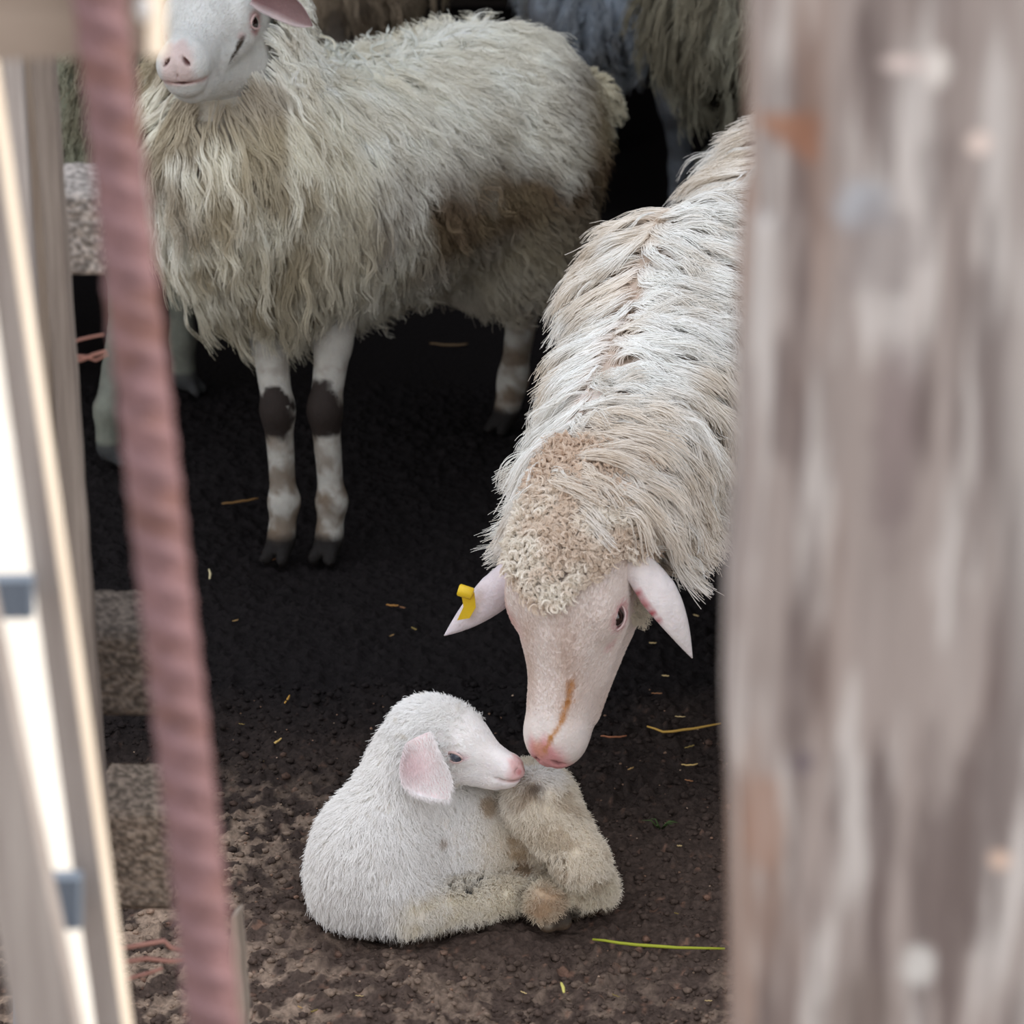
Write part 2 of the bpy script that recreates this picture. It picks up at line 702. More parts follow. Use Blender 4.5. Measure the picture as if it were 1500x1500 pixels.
def uvsphere(c, r, R=np.eye(3), n=24, m=16):
    V, Fc = [], []
    for i in range(m + 1):
        th = math.pi * i / m
        for j in range(n):
            ph = 2 * math.pi * j / n
            V.append(c + R @ (np.array([math.sin(th) * math.cos(ph), math.sin(th) * math.sin(ph), math.cos(th)]) * r))
    for i in range(m):
        for j in range(n):
            a = i * n + j
            b = i * n + (j + 1) % n
            Fc.append((a, b, b + n, a + n))
    return np.array(V), np.array(Fc)


def ear_mesh(root, tip, width, normal, bend=(0, 0, 0), cup=0.3, thick=0.0035, root_w=0.5, peak=0.4, tipx=1.7, col_in=(214, 160, 158), col_out=(225, 212, 206), stain=None):
    """closed leaf shell; the inside of the ear is the side `normal` points to"""
    root, tip, bend = map(lambda a: np.asarray(a, float), (root, tip, bend))
    nu, nv = 26, 15
    ax = nz(tip - root)
    nrm = np.asarray(normal, float)
    nrm = nz(nrm - ax * (nrm @ ax))
    side = np.cross(nrm, ax)
    V, col = [], []
    for sgn in (1, -1):
        for i in range(nu):
            u = i / (nu - 1)
            c = root + (tip - root) * u + bend * math.sin(math.pi * u)
            if u < peak:
                wd = root_w + (1 - root_w) * math.sin(math.pi / 2 * u / peak)
            else:
                q = (u - peak) / (1 - peak)
                wd = max(1 - q ** tipx, 0.0) + 0.03
            wd *= width / 2
            cp = cup * (1 + 1.2 * (1 - u) ** 2)
            for j in range(nv):
                v = -1 + 2 * j / (nv - 1)
                a = v * (0.9 + cp * 0.6)
                x = math.sin(a) / math.sin(0.9 + cp * 0.6) * wd
                zz = -cp * wd * (1 - v * v) * 1.4
                th = thick * 0.5 * (1 - abs(v) ** 4 * 0.9) * (1 - 0.6 * u)
                V.append(c + side * x + nrm * (zz + sgn * th))
                cc = lin(*(col_in if sgn > 0 else col_out))
                if sgn > 0:
                    m = sstep(0.55, 0.95, abs(v)) * 0.8 + 0.2 * u
                    cc = cc * (1 - min(m, 1)) + lin(*col_out) * min(m, 1)
                if stain is not None:
                    cc = stain(u, v, sgn, cc)
                col.append(cc)
    Fc = []
    o = nu * nv
    for i in range(nu - 1):
        for j in range(nv - 1):
            a = i * nv + j
            Fc.append((a, a + 1, a + nv + 1, a + nv))
            Fc.append((o + a, o + a + nv, o + a + nv + 1, o + a + 1))
        a = i * nv
        Fc.append((a, a + nv, o + a + nv, o + a))
        a = i * nv + nv - 1
        Fc.append((a, o + a, o + a + nv, a + nv))
    for j in range(nv - 1):
        a = (nu - 1) * nv + j
        Fc.append((a, a + 1, o + a + 1, o + a))
        a = j
        Fc.append((a, o + a, o + a + 1, a + 1))
    return np.array(V), np.array(Fc), np.array(col)


def add_eyes(root, H, mat, r=0.0125, origin=None):
    for sgn in (1, -1):
        c = H.eye(sgn)
        out = H.v(0, sgn, 0.12 if not H.lamb else 0)
        out = nz(out)
        fw = H.v(1, 0, 0.0)
        upd = np.cross(fw, out) * (1 if sgn > 0 else -1)
        upd = nz(upd)
        fw = nz(np.cross(out, upd))
        for hi in (1, -1):
            pts, rad = [], []
            for k in range(9):
                a = math.pi * k / 8
                x = math.cos(a) * r * 1.12
                z = math.sin(a) * r * (0.76 if hi > 0 else 0.66) * hi
                dp = math.sqrt(max((r * 1.08) ** 2 - 0.7 * x * x - z * z, (0.25 * r) ** 2))
                pts.append(c + (fw * x + upd * z + out * dp) * H.s)
                rad.append(r * H.s * (0.17 if hi > 0 else 0.12) * (0.6 + 0.4 * math.sin(a)))
            V, Fc = tube(pts, rad, 8)
            mesh_from('eyelid', V, Fc, M_LID, root, origin=origin)
        V, Q = uvsphere(H.eye(sgn), r * H.s)
        mesh_from('eye', V, Q, mat, root, origin=origin)


def leg(f, pts, rads, k=0.015, hoof=True, toe=None):
    for a, b, ra, rb in zip(pts[:-1], pts[1:], rads[:-1], rads[1:]):
        f.cone(a, b, ra, rb, k)
    if hoof:
        e = np.asarray(pts[-1], float)
        toe = nz(A(*(toe if toe is not None else (0, -1, 0))))
        sd = np.cross(toe, A(0, 0, 1))
        for s in (1, -1):
            f.cone(e + sd * 0.009 * s + A(0, 0, 0.004), A(e[0], e[1], 0.008) + sd * 0.014 * s + toe * 0.03, 0.012, 0.011, 0.004)
    return f


def mottle(p, scale, seed, lo, hi, octv=4):
    return sstep(lo, hi, fbm(p * scale, octv, seed))


exec_order = []
# ================================================================== SETTING
# ---- ground: one continuous trodden soil surface, fine where the camera sees it
def ground_height(X, Y):
    p = np.stack([X, Y, np.zeros_like(X)], 1)
    h = (fbm(p * 6, 3, 3) - 0.5) * 0.022
    c = fbm(p * 45, 4, 11)
    h += 0.013 * (c - 0.5)
    clod = vnoise(p * 95, 21)
    h += 0.008 * sstep(0.55, 0.95, clod)
    h += 0.0075 * (fbm(p * 210, 2, 31) - 0.5)
    # flattened under the animals
    return h - 0.006


def soil_colour(X, Y):
    p = np.stack([X, Y, np.zeros_like(X)], 1)
    dark = lin(24, 20, 20)
    mid = lin(82, 68, 60)
    dry = lin(170, 146, 126)
    a = sstep(4.55, 3.75, Y + 0.5 * (fbm(p * 4, 3, 5) - 0.5) - 0.10 * np.clip(X, -1, 0.5))
    col = dark * (1 - a[:, None]) + mid * a[:, None]
    left = sstep(-0.12, -0.42, X + 0.25 * (fbm(p * 7, 3, 8) - 0.5)) * sstep(4.35, 4.0, Y)
    front = sstep(3.80, 3.62, Y + 0.2 * (fbm(p * 9, 3, 9) - 0.5)) * 0.5
    crust = sstep(0.46, 0.60, fbm(p * 60, 4, 15)) * np.clip(left + front, 0, 1) * 0.75 * sstep(3.1, 3.45, Y) * sstep(-0.98, -0.75, X) * sstep(0.83, 0.6, X)
    col = col * (1 - crust[:, None]) + dry * crust[:, None]
    bits = sstep(0.86, 0.93, vnoise(p * 120, 77)) * a * 0.5 * sstep(3.1, 3.45, Y) * sstep(-0.98, -0.75, X) * sstep(0.83, 0.6, X)
    col = col * (1 - bits[:, None]) + lin(150, 112, 92) * bits[:, None]
    return col


def grid(x0, x1, y0, y1, nx, ny):
    xs = np.linspace(x0, x1, nx)
    ys = np.linspace(y0, y1, ny)
    X, Y = np.meshgrid(xs, ys)
    X, Y = X.ravel(), Y.ravel()
    i, j = np.meshgrid(np.arange(nx - 1), np.arange(ny - 1))
    a = (j * nx + i).ravel()
    return X, Y, np.stack([a, a + 1, a + nx + 1, a + nx], 1)


def build_ground():
    parts = []
    x0, x1, y0, y1 = -1.0, 0.85, 3.05, 6.0
    X, Y, Q = grid(x0, x1, y0, y1, 440, 660)
    edge = np.minimum.reduce([sstep(x0, x0 + .05, X), sstep(x1, x1 - .05, X), sstep(y0, y0 + .05, Y), sstep(y1, y1 - .1, Y)])
    Z = ground_height(X, Y) * edge
    parts.append((np.stack([X, Y, Z], 1), Q, soil_colour(X, Y)))
    # surround, in four strips, sharing the border height zero
    for (a, b, c, d) in ((-8, 8, -6, y0), (-8, x0, y0, y1), (x1, 8, y0, y1), (-8, 8, y1, 14)):
        X, Y, Q = grid(a, b, c, d, 60, 60)
        pp = np.stack([X, Y, 0 * X], 1)
        col = soil_colour(X, Y)
        out = sstep(2.9, 2.0, Y)[:, None]
        col = col * (1 - out) + (lin(150, 132, 112) * (0.8 + 0.4 * fbm(pp * 3, 3, 2)[:, None])) * out
        parts.append((np.stack([X, Y, 0 * X], 1), Q, col))
    V, Q, c = join(parts)
    o = mesh_from('floor', V, Q, M_SOIL, col=c)
    tag(o, kind='structure')


build_ground()


def boxmesh(lo, hi):
    x0, y0, z0 = lo
    x1, y1, z1 = hi
    V = np.array([(x0, y0, z0), (x1, y0, z0), (x1, y1, z0), (x0, y1, z0), (x0, y0, z1), (x1, y0, z1), (x1, y1, z1), (x0, y1, z1)], float)
    Fc = np.array([(0, 3, 2, 1), (4, 5, 6, 7), (0, 1, 5, 4), (1, 2, 6, 5), (2, 3, 7, 6), (3, 0, 4, 7)])
    return V, Fc


M_WALL = wood_mat('barn_boards', (34, 28, 25), (62, 52, 46), 0.5)
WX0, WX1, WY1, WH = -2.2, 2.4, 9.2, 3.3


def board_wall(name, along, fixed, a0, a1, h, t=0.03):
    cell = []
    o0 = boxmesh((fixed, a0, 0) if along == 'y' else (a0, fixed, 0), (fixed + t, a1, h) if along == 'y' else (a1, fixed + t, h))
    wall = mesh_from(name, o0[0], o0[1], M_WALL, smooth=False)
    tag(wall, kind='structure')
    n = int((a1 - a0) / 0.22)
    sgn = -1 if (fixed > 0) else 1
    for i in range(n):
        b0 = a0 + i * 0.22 + 0.004
        b1 = b0 + 0.205
        tk = 0.018 + 0.006 * random.random()
        if sgn > 0:
            f0, f1 = fixed + t, fixed + t + tk
        else:
            f0, f1 = fixed - tk, fixed
        V, Q = boxmesh((f0, b0, 0.02), (f1, b1, h)) if along == 'y' else boxmesh((b0, f0, 0.02), (b1, f1, h))
        mesh_from('plank', V, Q, M_WALL, wall, smooth=False)
    return wall


board_wall('wall_left', 'y', WX0 - 0.03, 5.6, WY1, WH)
board_wall('wall_right', 'y', WX1, 2.75, WY1, 4.3)  # unseen wall, brought forward and heightened to keep the sun off the animals
board_wall('wall_back', 'x', WY1, WX0, WX1, WH)
V, Q = boxmesh((WX0, 6.3, WH), (WX1 + 0.1, WY1 + 0.05, WH + 0.06))
tag(mesh_from('ceiling', V, Q, M_WALL, smooth=False), kind='structure')


# ================================================================== ANIMALS
SK = (226, 214, 206)


def wool_colour(pos, base, dirt_fn, seed=0, var=0.12):
    """pos (N,K,3): per fibre tone plus dirt"""
    N, K = pos.shape[:2]
    c = np.broadcast_to(lin(*base), (N, K, 3)).copy()
    c *= (1 + var * (rng.random((N, 1, 1)) - 0.5) * 2)
    t = np.linspace(0, 1, K)
    for colr, m in dirt_fn(pos.reshape(-1, 3), np.broadcast_to(t, (N, K)).ravel()):
        m = m.reshape(N, K, 1)
        c = c * (1 - m) + lin(*colr) * m
    return c


# ------------------------------------------------------------------ long wool ewe standing behind (looks left)
def far_ewe():
    h = nz(A(-0.62, -0.78, 0))
    lat = np.cross(A(0, 0, 1), h)                       # animal's left (to viewer's right/front)
    S = A(-0.335, 5.24, 0.565)
    Rr = S - h * 0.45
    Rr[2] = 0.56
    up = A(0, 0, 1)
    base = (S + Rr) / 2
    root = empty('sheep', (base[0], base[1], 0), 'long-woolled cream ewe standing behind the lamb, facing left with brown dirt on her flank', 'sheep')
    org = (base[0], base[1], 0)
    Rm = np.stack([h, lat, up], 1)
    H = Head.fit((0.10, 0, 0.02), (0.28, 0, -0.045), P(303, -14, 5.05), P(257, 98, 4.86), (-0.12, -0.3, 0.9))
    poll = H.o
    core = Field()
    core.ell(S, (0.23, 0.150, 0.180), Rm, 0.05)
    core.ell((S + Rr) / 2 + A(0, 0, -0.005), (0.31, 0.165, 0.175), Rm, 0.08)
    core.ell(Rr, (0.20, 0.15, 0.175), Rm, 0.08)
    nk = S + h * 0.17 + A(0.01, 0, 0.08)
    core.cone(S + h * 0.06 + A(0, 0, 0.02), nk, 0.14, 0.115, 0.06)
    core.cone(nk, poll + H.v(-0.01, 0, -0.05), 0.115, 0.075, 0.06)
    wool_f = Field()
    wool_f.pr = list(core.pr)
    # legs
    def fl(px, py_kn, px_kn, px_e, px_top, Yf):
        foot = PZ(px, 792, 0.03)
        fet = PZ(px + 2, 742, 0)
        d = foot[1]
        knee = P(px_kn, 600, d + 0.02)
        fetl = P(px + 4, 735, d + 0.01)
        top = P(px_top, 400, d + 0.12)
        return [top, P(px_e, 505, d + 0.06), knee, fetl, foot]
    l1 = fl(412, 600, 407, 395, 372, 5.1)
    l2 = fl(482, 600, 476, 488, 505, 5.1)
    for l in (l1, l2):
        leg(core, l, [0.042, 0.029, 0.0235, 0.0200, 0.024], 0.012, toe=(-0.35, -0.9, 0))
    for l in (l1, l2):                                  # knee and fetlock bulges
        core.ell(l[2] + A(0, -0.004, 0), (0.027, 0.028, 0.040), None, 0.012)
        core.ell(l[3] + A(0, 0.004, 0), (0.024, 0.027, 0.026), None, 0.015)
    for s, dx in ((1, 0), (-1, 0)):
        hip = Rr + lat * 0.085 * s
        wool_f.cone(hip + A(0, 0, -0.04), hip + h * 0.02 + A(0, 0, -0.20), 0.11, 0.075, 0.05)
        gx = hip - h * 0.02 + A(0.08, 0.02, 0)
        leg(core, [hip + A(0, 0, -0.06), gx + h * 0.04 + A(0, 0, -0.22), gx - h * 0.09 + A(0, 0, -0.30), gx - h * 0.05 + A(0, 0, -0.47), A(gx[0], gx[1], 0.03) - h * 0.03],
            [0.10, 0.06, 0.032, 0.022, 0.024], 0.03, toe=h)
    cutp = nk + nz(poll - nk) * 0.05
    V1, Q1 = surface(core, 0.008)
    hd = Field()
    hd.cone(nk, poll + H.v(-0.01, 0, -0.05), 0.11, 0.072, 0.05)
    H.build(hd)
    hd.plane(cutp, -(poll - nk))
    V2, Q2 = surface(hd, 0.0034)
    # paint
    c1 = np.broadcast_to(lin(198, 190, 176), (len(V1), 3)).copy()
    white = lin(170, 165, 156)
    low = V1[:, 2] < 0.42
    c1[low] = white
    dirt = mottle(V1, 30, 4, 0.40, 0.58) * sstep(0.30, 0.10, V1[:, 2])
    c1 = c1 * (1 - dirt[:, None] * 0.85) + lin(104, 88, 72) * dirt[:, None] * 0.85
    dirt = mottle(V1, 45, 6, 0.5, 0.62) * sstep(0.45, 0.2, V1[:, 2]) * 0.5
    c1 = c1 * (1 - dirt[:, None]) + lin(98, 80, 62) * dirt[:, None]
    for l in (l1, l2):
        nn = 0.018 * (fbm(V1 * 40, 3, 9) - 0.5) * 2
        d = np.sqrt((((V1 - l[2] - A(-0.006, -0.012, 0.0)) / A(1.0, 1.0, 1.3)) ** 2).sum(1)) + nn
        m = 1 - sstep(0.034, 0.040, d)
        c1 = c1 * (1 - m[:, None]) + lin(44, 36, 32) * m[:, None]
        d = np.linalg.norm(V1 - l[4], axis=1)
    m = sstep(0.052, 0.034, V1[:, 2] + 0.01 * (fbm(V1 * 50, 2, 3) - 0.5))
    c1 = c1 * (1 - m[:, None]) + lin(28, 24, 22) * m[:, None]
    c2, q = H.paint(V2, (212, 210, 204), nose=(200, 176, 170))
    cool = sstep(0.0, -0.05, q[:, 1])
    # dark tear streak below the eye
    for a, b, rr in (((0.128, 0.054, -0.038), (0.150, 0.050, -0.050), 0.0045), ((0.150, 0.050, -0.050), (0.168, 0.047, -0.060), 0.003), ((0.168, 0.047, -0.060), (0.176, 0.045, -0.068), 0.002)):
        a, b = A(*a), A(*b)
        t = np.clip(((q - a) @ (b - a)) / ((b - a) @ (b - a)), 0, 1)
        d = np.linalg.norm(q - a - t[:, None] * (b - a), axis=1)
        m = 1 - sstep(rr * 0.6, rr * 1.5, d)
        c2 = c2 * (1 - m[:, None]) + lin(58, 44, 30) * m[:, None]
    e1 = ear_mesh(P(368, -4, 5.0), P(458, 38, 4.98), 0.050, (0.1, -0.8, -0.35), bend=(0, -0.01, 0.010), cup=0.4, tipx=3.0, col_in=(120, 90, 90), col_out=(204, 186, 184))
    e2 = ear_mesh(H.w(0.035, -0.052, -0.030), H.w(0.05, -0.175, -0.04), 0.06, (-0.3, -0.8, 0), cup=0.5, col_in=(188, 130, 128), col_out=(216, 204, 198))
    V, Q, c = join([(V1, Q1, c1), (V2, Q2, c2), e1, e2])
    mesh_from('body', V, Q, M_SKIN, root, col=c, origin=org)
    add_eyes(root, H, M_EYE, 0.0135, org)
    # tail
    tb = P(866, 146, Rr[1] + 0.14)
    tf = Field().cone(P(835, 130, Rr[1] + 0.12), tb, 0.03, 0.028).cone(tb, P(884, 168, Rr[1] + 0.15), 0.028, 0.02)
    Vt, Qt = surface(tf, 0.006)
    mesh_from('tail', Vt, Qt, M_WOOL, root, col=np.broadcast_to(lin(205, 190, 150), (len(Vt), 3)), origin=org)
    rt = sample_surface(Vt, Qt, 260)
    G, n, _ = grow(rt, tf, lambda p, n: nz(A(0, 0, -1) - h * 0.7 + 0 * p), lambda p: 0.03 + 0 * p[:, 0], K=6, lift=0.6, wave=0.002)
    pos = comb(G, n, 14, 0.006, drift=0.003)
    fibres('tail_wool', root, org, M_WOOL, pos, taper(len(pos), 6, 0.0006, 0.0003), wool_colour(pos, (218, 208, 182), lambda p, t: []))

    # fleece
    head_f = H.build(Field())
    wool_f.cone(nk, poll + H.v(-0.01, 0, -0.05), 0.115, 0.078, 0.05)
    H.build(wool_f)
    Vw, Qw = surface(wool_f, 0.012)
    axis_a, axis_b = Rr, S

    def spine_lat(p):
        t = ((p - Rr) @ h)
        return (p - Rr) @ lat

    def flow(p, n):
        down = A(0, 0, -1.0)
        sl = spine_lat(p)
        back = sstep(0.15, -0.35, (p - S) @ h)
        top = sstep(0.0, 1.0, n[:, 2])
        v = down[None] * 0.9 - h[None] * (0.10 + 0.62 * back)[:, None] + lat[None] * (np.tanh(sl * 25) * 0.9 * top)[:, None]
        fr = v - n * (v * n).sum(1, keepdims=True) * 0.75
        return nz(fr)

    hl = lambda p: H.loc(p)

    def weight(p):
        q = hl(p)
        face = (head_f(p) < 0.006) & (q[:, 0] > 0.01)
        wt = np.where(face, 0.0, 1.0)
        wt = wt * (p[:, 2] > 0.32)
        return wt

    roots = sample_surface(Vw, Qw, 4200, weight)

    def length(p):
        L = 0.110 + 0.040 * sstep(-0.3, 0.25, (p - S) @ h)
        L = L * np.where(p[:, 2] > 0.82, 0.6, 1.0)
        L = L * (1 - 0.35 * sstep(0.42, 0.36, p[:, 2]))
        return L
    G, n, sd = grow(roots, wool_f, flow, length, K=11, lift=0.45, stiff=0.55, keep=(0.004, 0.034), wave=0.0045, freq=2.0, jitter=0.20)
    pos = comb(G, n, 28, 0.0135, clump=0.86, drift=0.006, frizz=0.0005)

    def dirt(p, t):
        out = []
        al = (p - S) @ h
        # brownish tips and a band of dirt along the lower flank, towards the rump
        nn = fbm(p * A(9, 9, 5), 4, 12)
        rearm = sstep(0.05, -0.45, al)
        zc = 0.50 + 0.02 * rearm
        band = np.exp(-((p[:, 2] - zc + 0.03 * (nn - 0.5)) / 0.10) ** 2) * sstep(0.30, 0.66, nn + 0.12 * rearm) * sstep(0.22, -0.15, al)
        out.append(((124, 100, 74), np.clip(band * 1.15, 0, 0.95)))
        rump = sstep(-0.40, -0.58, al + 0.10 * (nn - 0.5)) * sstep(0.74, 0.58, p[:, 2])
        out.append(((84, 60, 44), rump * 0.9))
        lowr = sstep(0.50, 0.40, p[:, 2]) * sstep(-0.1, -0.4, al)
        out.append(((132, 112, 88), lowr * 0.6))
        chest = sstep(0.42, 0.58, fbm(p * A(16, 16, 7), 3, 44)) * sstep(0.05, 0.2, al) * 0.7
        out.append(((146, 124, 92), chest))
        tips = t * sstep(0.4, 0.6, fbm(p * 14, 3, 23)) * 0.25
        out.append(((168, 148, 108), tips))
        yel = sstep(0.45, 0.65, fbm(p * 5, 3, 61)) * 0.35
        out.append(((226, 212, 172), yel * 0.8))
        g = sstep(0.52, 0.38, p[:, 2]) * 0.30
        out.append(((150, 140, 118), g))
        return out
    fibres('wool', root, org, M_WOOL, pos, taper(len(pos), 11, 0.00052, 0.00028), wool_colour(pos, (255, 252, 240), dirt, var=0.14))
    rt = sample_surface(Vw, Qw, 1100, weight)
    G, n, sd = grow(rt, wool_f, flow, lambda p: length(p) * 1.15, K=16, lift=0.5, stiff=0.6, keep=(0.008, 0.040), wave=0.006, freq=2.2, jitter=0.22)
    pos = comb(G, n, 9, 0.005, clump=0.85, drift=0.003, frizz=0.0003)
    fibres('loose_wool', root, org, M_WOOL, pos, taper(len(pos), 16, 0.00048, 0.00022), wool_colour(pos, (255, 252, 240), dirt, var=0.16))
    # a few loose curls on the back
    rt = roots[(roots[:, 2] > 0.715) & ((roots - S) @ h > -0.32) & ((roots - S) @ h < 0.02)][:70]
    if len(rt):
        G, n, sd = grow(rt, wool_f, lambda p, n: nz(n * 0.9 + A(-0.2, 0, 0.1)), lambda p: 0.045 + 0 * p[:, 0], K=12, lift=1, wave=0.010, freq=1.1)
        pos = comb(G, n, 10, 0.003, drift=0.001)
        fibres('wool_curls', root, org, M_WOOL, pos, taper(len(pos), 12, 0.0005, 0.0004), wool_colour(pos, (226, 226, 216), lambda p, t: []))
    # forehead and cheek fuzz
    rt = sample_surface(V2, Q2, 30000, lambda p: ((H.loc(p)[:, 0] < 0.262)).astype(float))
    face_fuzz(root, org, H, rt, hd, V2, c2, Q2, 0.006)
    return H


def face_fuzz(root, org, H, rt, fld, V, cv, Q, L):
    """very short hair on the face, coloured like the skin under it"""
    # keep clear of the eyes
    for s in (1, -1):
        d = np.linalg.norm(rt - H.eye(s), axis=1)
        rt = rt[d > 0.0165 * H.s]
    n = fld.grad(rt)
    back = -H.R[:, 0]
    d = nz(n * 0.5 + back[None] + rng.normal(size=rt.shape) * 0.15)
    d = nz(d - n * (d * n).sum(1, keepdims=True) + n * 0.28)
    K = 3
    t = np.linspace(0, 1, K)[None, :, None]
    L = L * (1 - 0.75 * sstep(0.20, 0.25, H.loc(rt)[:, 0]))[:, None, None]
    pos = rt[:, None] - n[:, None] * 0.0006 + d[:, None] * t * L * (0.6 + 0.8 * rng.random((len(rt), 1, 1)))
    # nearest skin colour through a coarse hash
    key = lambda p: tuple(np.floor(p / 0.006).astype(int).T)
    kk = np.floor((V - V.min(0)) / 0.006).astype(np.int64)
    dims = kk.max(0) + 2
    acc = np.zeros((dims[0] * dims[1] * dims[2], 3))
    cnt = np.zeros(len(acc))
    fi = (kk[:, 0] * dims[1] + kk[:, 1]) * dims[2] + kk[:, 2]
    np.add.at(acc, fi, cv)
    np.add.at(cnt, fi, 1)
    rk = np.clip(np.floor((rt - V.min(0)) / 0.006).astype(np.int64), 0, dims - 1)
    ri = (rk[:, 0] * dims[1] + rk[:, 1]) * dims[2] + rk[:, 2]
    ok = cnt[ri] > 0
    col = np.broadcast_to(cv.mean(0), (len(rt), 3)).copy()
    col[ok] = acc[ri[ok]] / cnt[ri[ok]][:, None]
    col = np.clip(col * (1.0 + 0.15 * (rng.random((len(rt), 1)) - 0.5)), 0, 1)
    c = np.repeat(col[:, None], K, 1)
    fibres('face_hair', root, org, M_FUR, pos, taper(len(pos), K, 0.00028, 0.00015), c)


far_ewe()


# ------------------------------------------------------------------ mother ewe lowering her head
def mother():
    S = A(0.37, 4.62, 0.53)
    Rr = A(0.58, 5.22, 0.60)
    h = nz((S - Rr) * A(1, 1, 0))
    lat = np.cross(A(0, 0, 1), h)
    up = A(0, 0, 1)
    Rm = np.stack([h, lat, up], 1)
    base = (S + Rr) / 2
    org = (base[0], base[1], 0)
    root = empty('sheep', org, 'white ewe with a yellow ear tag lowering her head to sniff the lamb', 'sheep')
    H = Head.fit((0.10, 0, 0.02), (0.28, 0, -0.045), P(803, 894, 3.82), P(804, 1112, 3.80), (-0.47, -0.8, 0.37), scale=1.10)
    poll = H.o
    nkb = S + h * 0.12 + A(-0.06, 0, 0.05)
    nkm = A(0.185, 4.26, 0.535)
    nke = poll + H.v(-0.01, 0, -0.06)
    core = Field()
    core.ell(S, (0.22, 0.165, 0.185), Rm, 0.05)
    core.ell((S + Rr) / 2, (0.36, 0.18, 0.185), Rm, 0.08)
    core.ell(Rr, (0.2, 0.165, 0.185), Rm, 0.08)
    core.cone(S + h * 0.02, nkb, 0.16, 0.145, 0.06)
    core.cone(nkb, nkm, 0.14, 0.092, 0.06)
    core.cone(nkm, nke, 0.092, 0.070, 0.05)
    wool_f = Field()
    wool_f.pr = list(core.pr)
    for s, ox in ((1, 0.06), (-1, 0.06)):
        t = S + lat * 0.08 * s + A(0.07, 0.0, -0.08)
        leg(core, [t, t + A(0, 0.01, -0.16), t + A(0, 0, -0.24), A(t[0], t[1], 0.09), A(t[0], t[1], 0.03)], [0.07, 0.036, 0.026, 0.021, 0.024], 0.015, toe=h)
        hip = Rr + lat * 0.085 * s
        leg(core, [hip + A(0, 0, -0.06), hip + h * 0.04 + A(0, 0, -0.2), hip - h * 0.09 + A(0, 0, -0.26), hip - h * 0.05 + A(0, 0, -0.40), A(hip[0], hip[1], 0.03) - h * 0.03],
            [0.10, 0.06, 0.032, 0.022, 0.024], 0.03, toe=h)
    V1, Q1 = surface(core, 0.009)
    hd = Field()
    hd.cone(nkm, nke, 0.10, 0.072, 0.05)
    H.build(hd)
    hd.plane(nkm + (nke - nkm) * 0.3, -(nke - nkm))
    V2, Q2 = surface(hd, 0.0032)
    c1 = np.broadcast_to(lin(196, 176, 160), (len(V1), 3)).copy()
    m = sstep(0.05, 0.035, V1[:, 2])
    c1 = c1 * (1 - m[:, None]) + lin(40, 34, 30) * m[:, None]
    c2, q = H.paint(V2, (232, 218, 209), nose=(216, 140, 140), ring=(205, 138, 140))

    def mix(cc, m):
        nonlocal c2
        m = np.clip(m, 0, 1)
        c2 = c2 * (1 - m[:, None]) + lin(*cc) * m[:, None]
    nn = fbm(V2 * 35, 4, 5)
    # warmer brown shade on either side of the bridge
    mix((196, 166, 146), 0.55 * np.exp(-((np.abs(q[:, 1]) - 0.024) / 0.012) ** 2) * sstep(0.10, 0.14, q[:, 0]) * sstep(0.25, 0.20, q[:, 0]) * (0.4 + nn))
    mix((205, 150, 140), 0.6 * sstep(0.02, 0.0, np.abs(q[:, 2] + 0.03) - 0.02) * sstep(0.05, 0.045, np.abs(q[:, 1] + 0.055)) * sstep(0.07, 0.10, q[:, 0]) * sstep(0.16, 0.12, q[:, 0]))
    # ochre hay stain running to the nostril
    pts = [A(0.183, 0.026, -0.008), A(0.205, 0.024, -0.010), A(0.228, 0.020, -0.014), A(0.246, 0.013, -0.018), A(0.262, 0.004, -0.024)]
    for a, b in zip(pts[:-1], pts[1:]):
        a = a * A(1, 1, 0)
        b = b * A(1, 1, 0)
        q2 = q * A(1, 1, 0)
        t = np.clip(((q2 - a) @ (b - a)) / ((b - a) @ (b - a)), 0, 1)
        d = np.linalg.norm(q2 - a - t[:, None] * (b - a), axis=1) + 0.005 * (fbm(V2 * 130, 2, 8) - 0.5)
        mix((184, 124, 62), 0.85 * (1 - sstep(0.001, 0.0042, d)) * (q[:, 2] > -0.06))
    mix((206, 140, 96), 0.5 * (1 - sstep(0.004, 0.014, np.linalg.norm(q * A(1, 1, 0) - A(0.262, -0.004, 0), axis=1))) * (q[:, 2] > -0.06))

    # ears
    def redrim(u, v, sgn, cc):
        m = sstep(0.55, 0.80, v) * sstep(0.66, 0.5, u) * sstep(0.18, 0.30, u) * (0.65 + 0.35 * math.sin(u * 70))
        return cc * (1 - m) + lin(170, 50, 62) * m
    e1 = ear_mesh(P(922, 812, 3.87), P(1014, 964, 3.84), 0.048, (-0.35, 0.55, 0.1), bend=(0.006, -0.02, 0.008), cup=0.20, thick=0.005,
                  col_in=(196, 96, 104), col_out=(234, 222, 218), root_w=0.72, peak=0.35, tipx=1.5, stain=redrim)
    e2 = ear_mesh(P(770, 826, 3.93), P(651, 931, 3.96), 0.047, (0.1, 0.8, -0.5), bend=(-0.008, 0, -0.010), cup=0.35, thick=0.005,
                  col_in=(205, 160, 160), col_out=(226, 212, 214), root_w=0.85, peak=0.3, tipx=1.35)
    V, Q, c = join([(V1, Q1, c1), (V2, Q2, c2), e1, e2])
    mesh_from('body', V, Q, M_SKIN, root, col=c, origin=org)
    add_eyes(root, H, M_EYE, 0.0130, org)

    # yellow ear tag: a cap in front, a strap down and a small flag behind the ear
    tg = P(686, 880, 4.06)
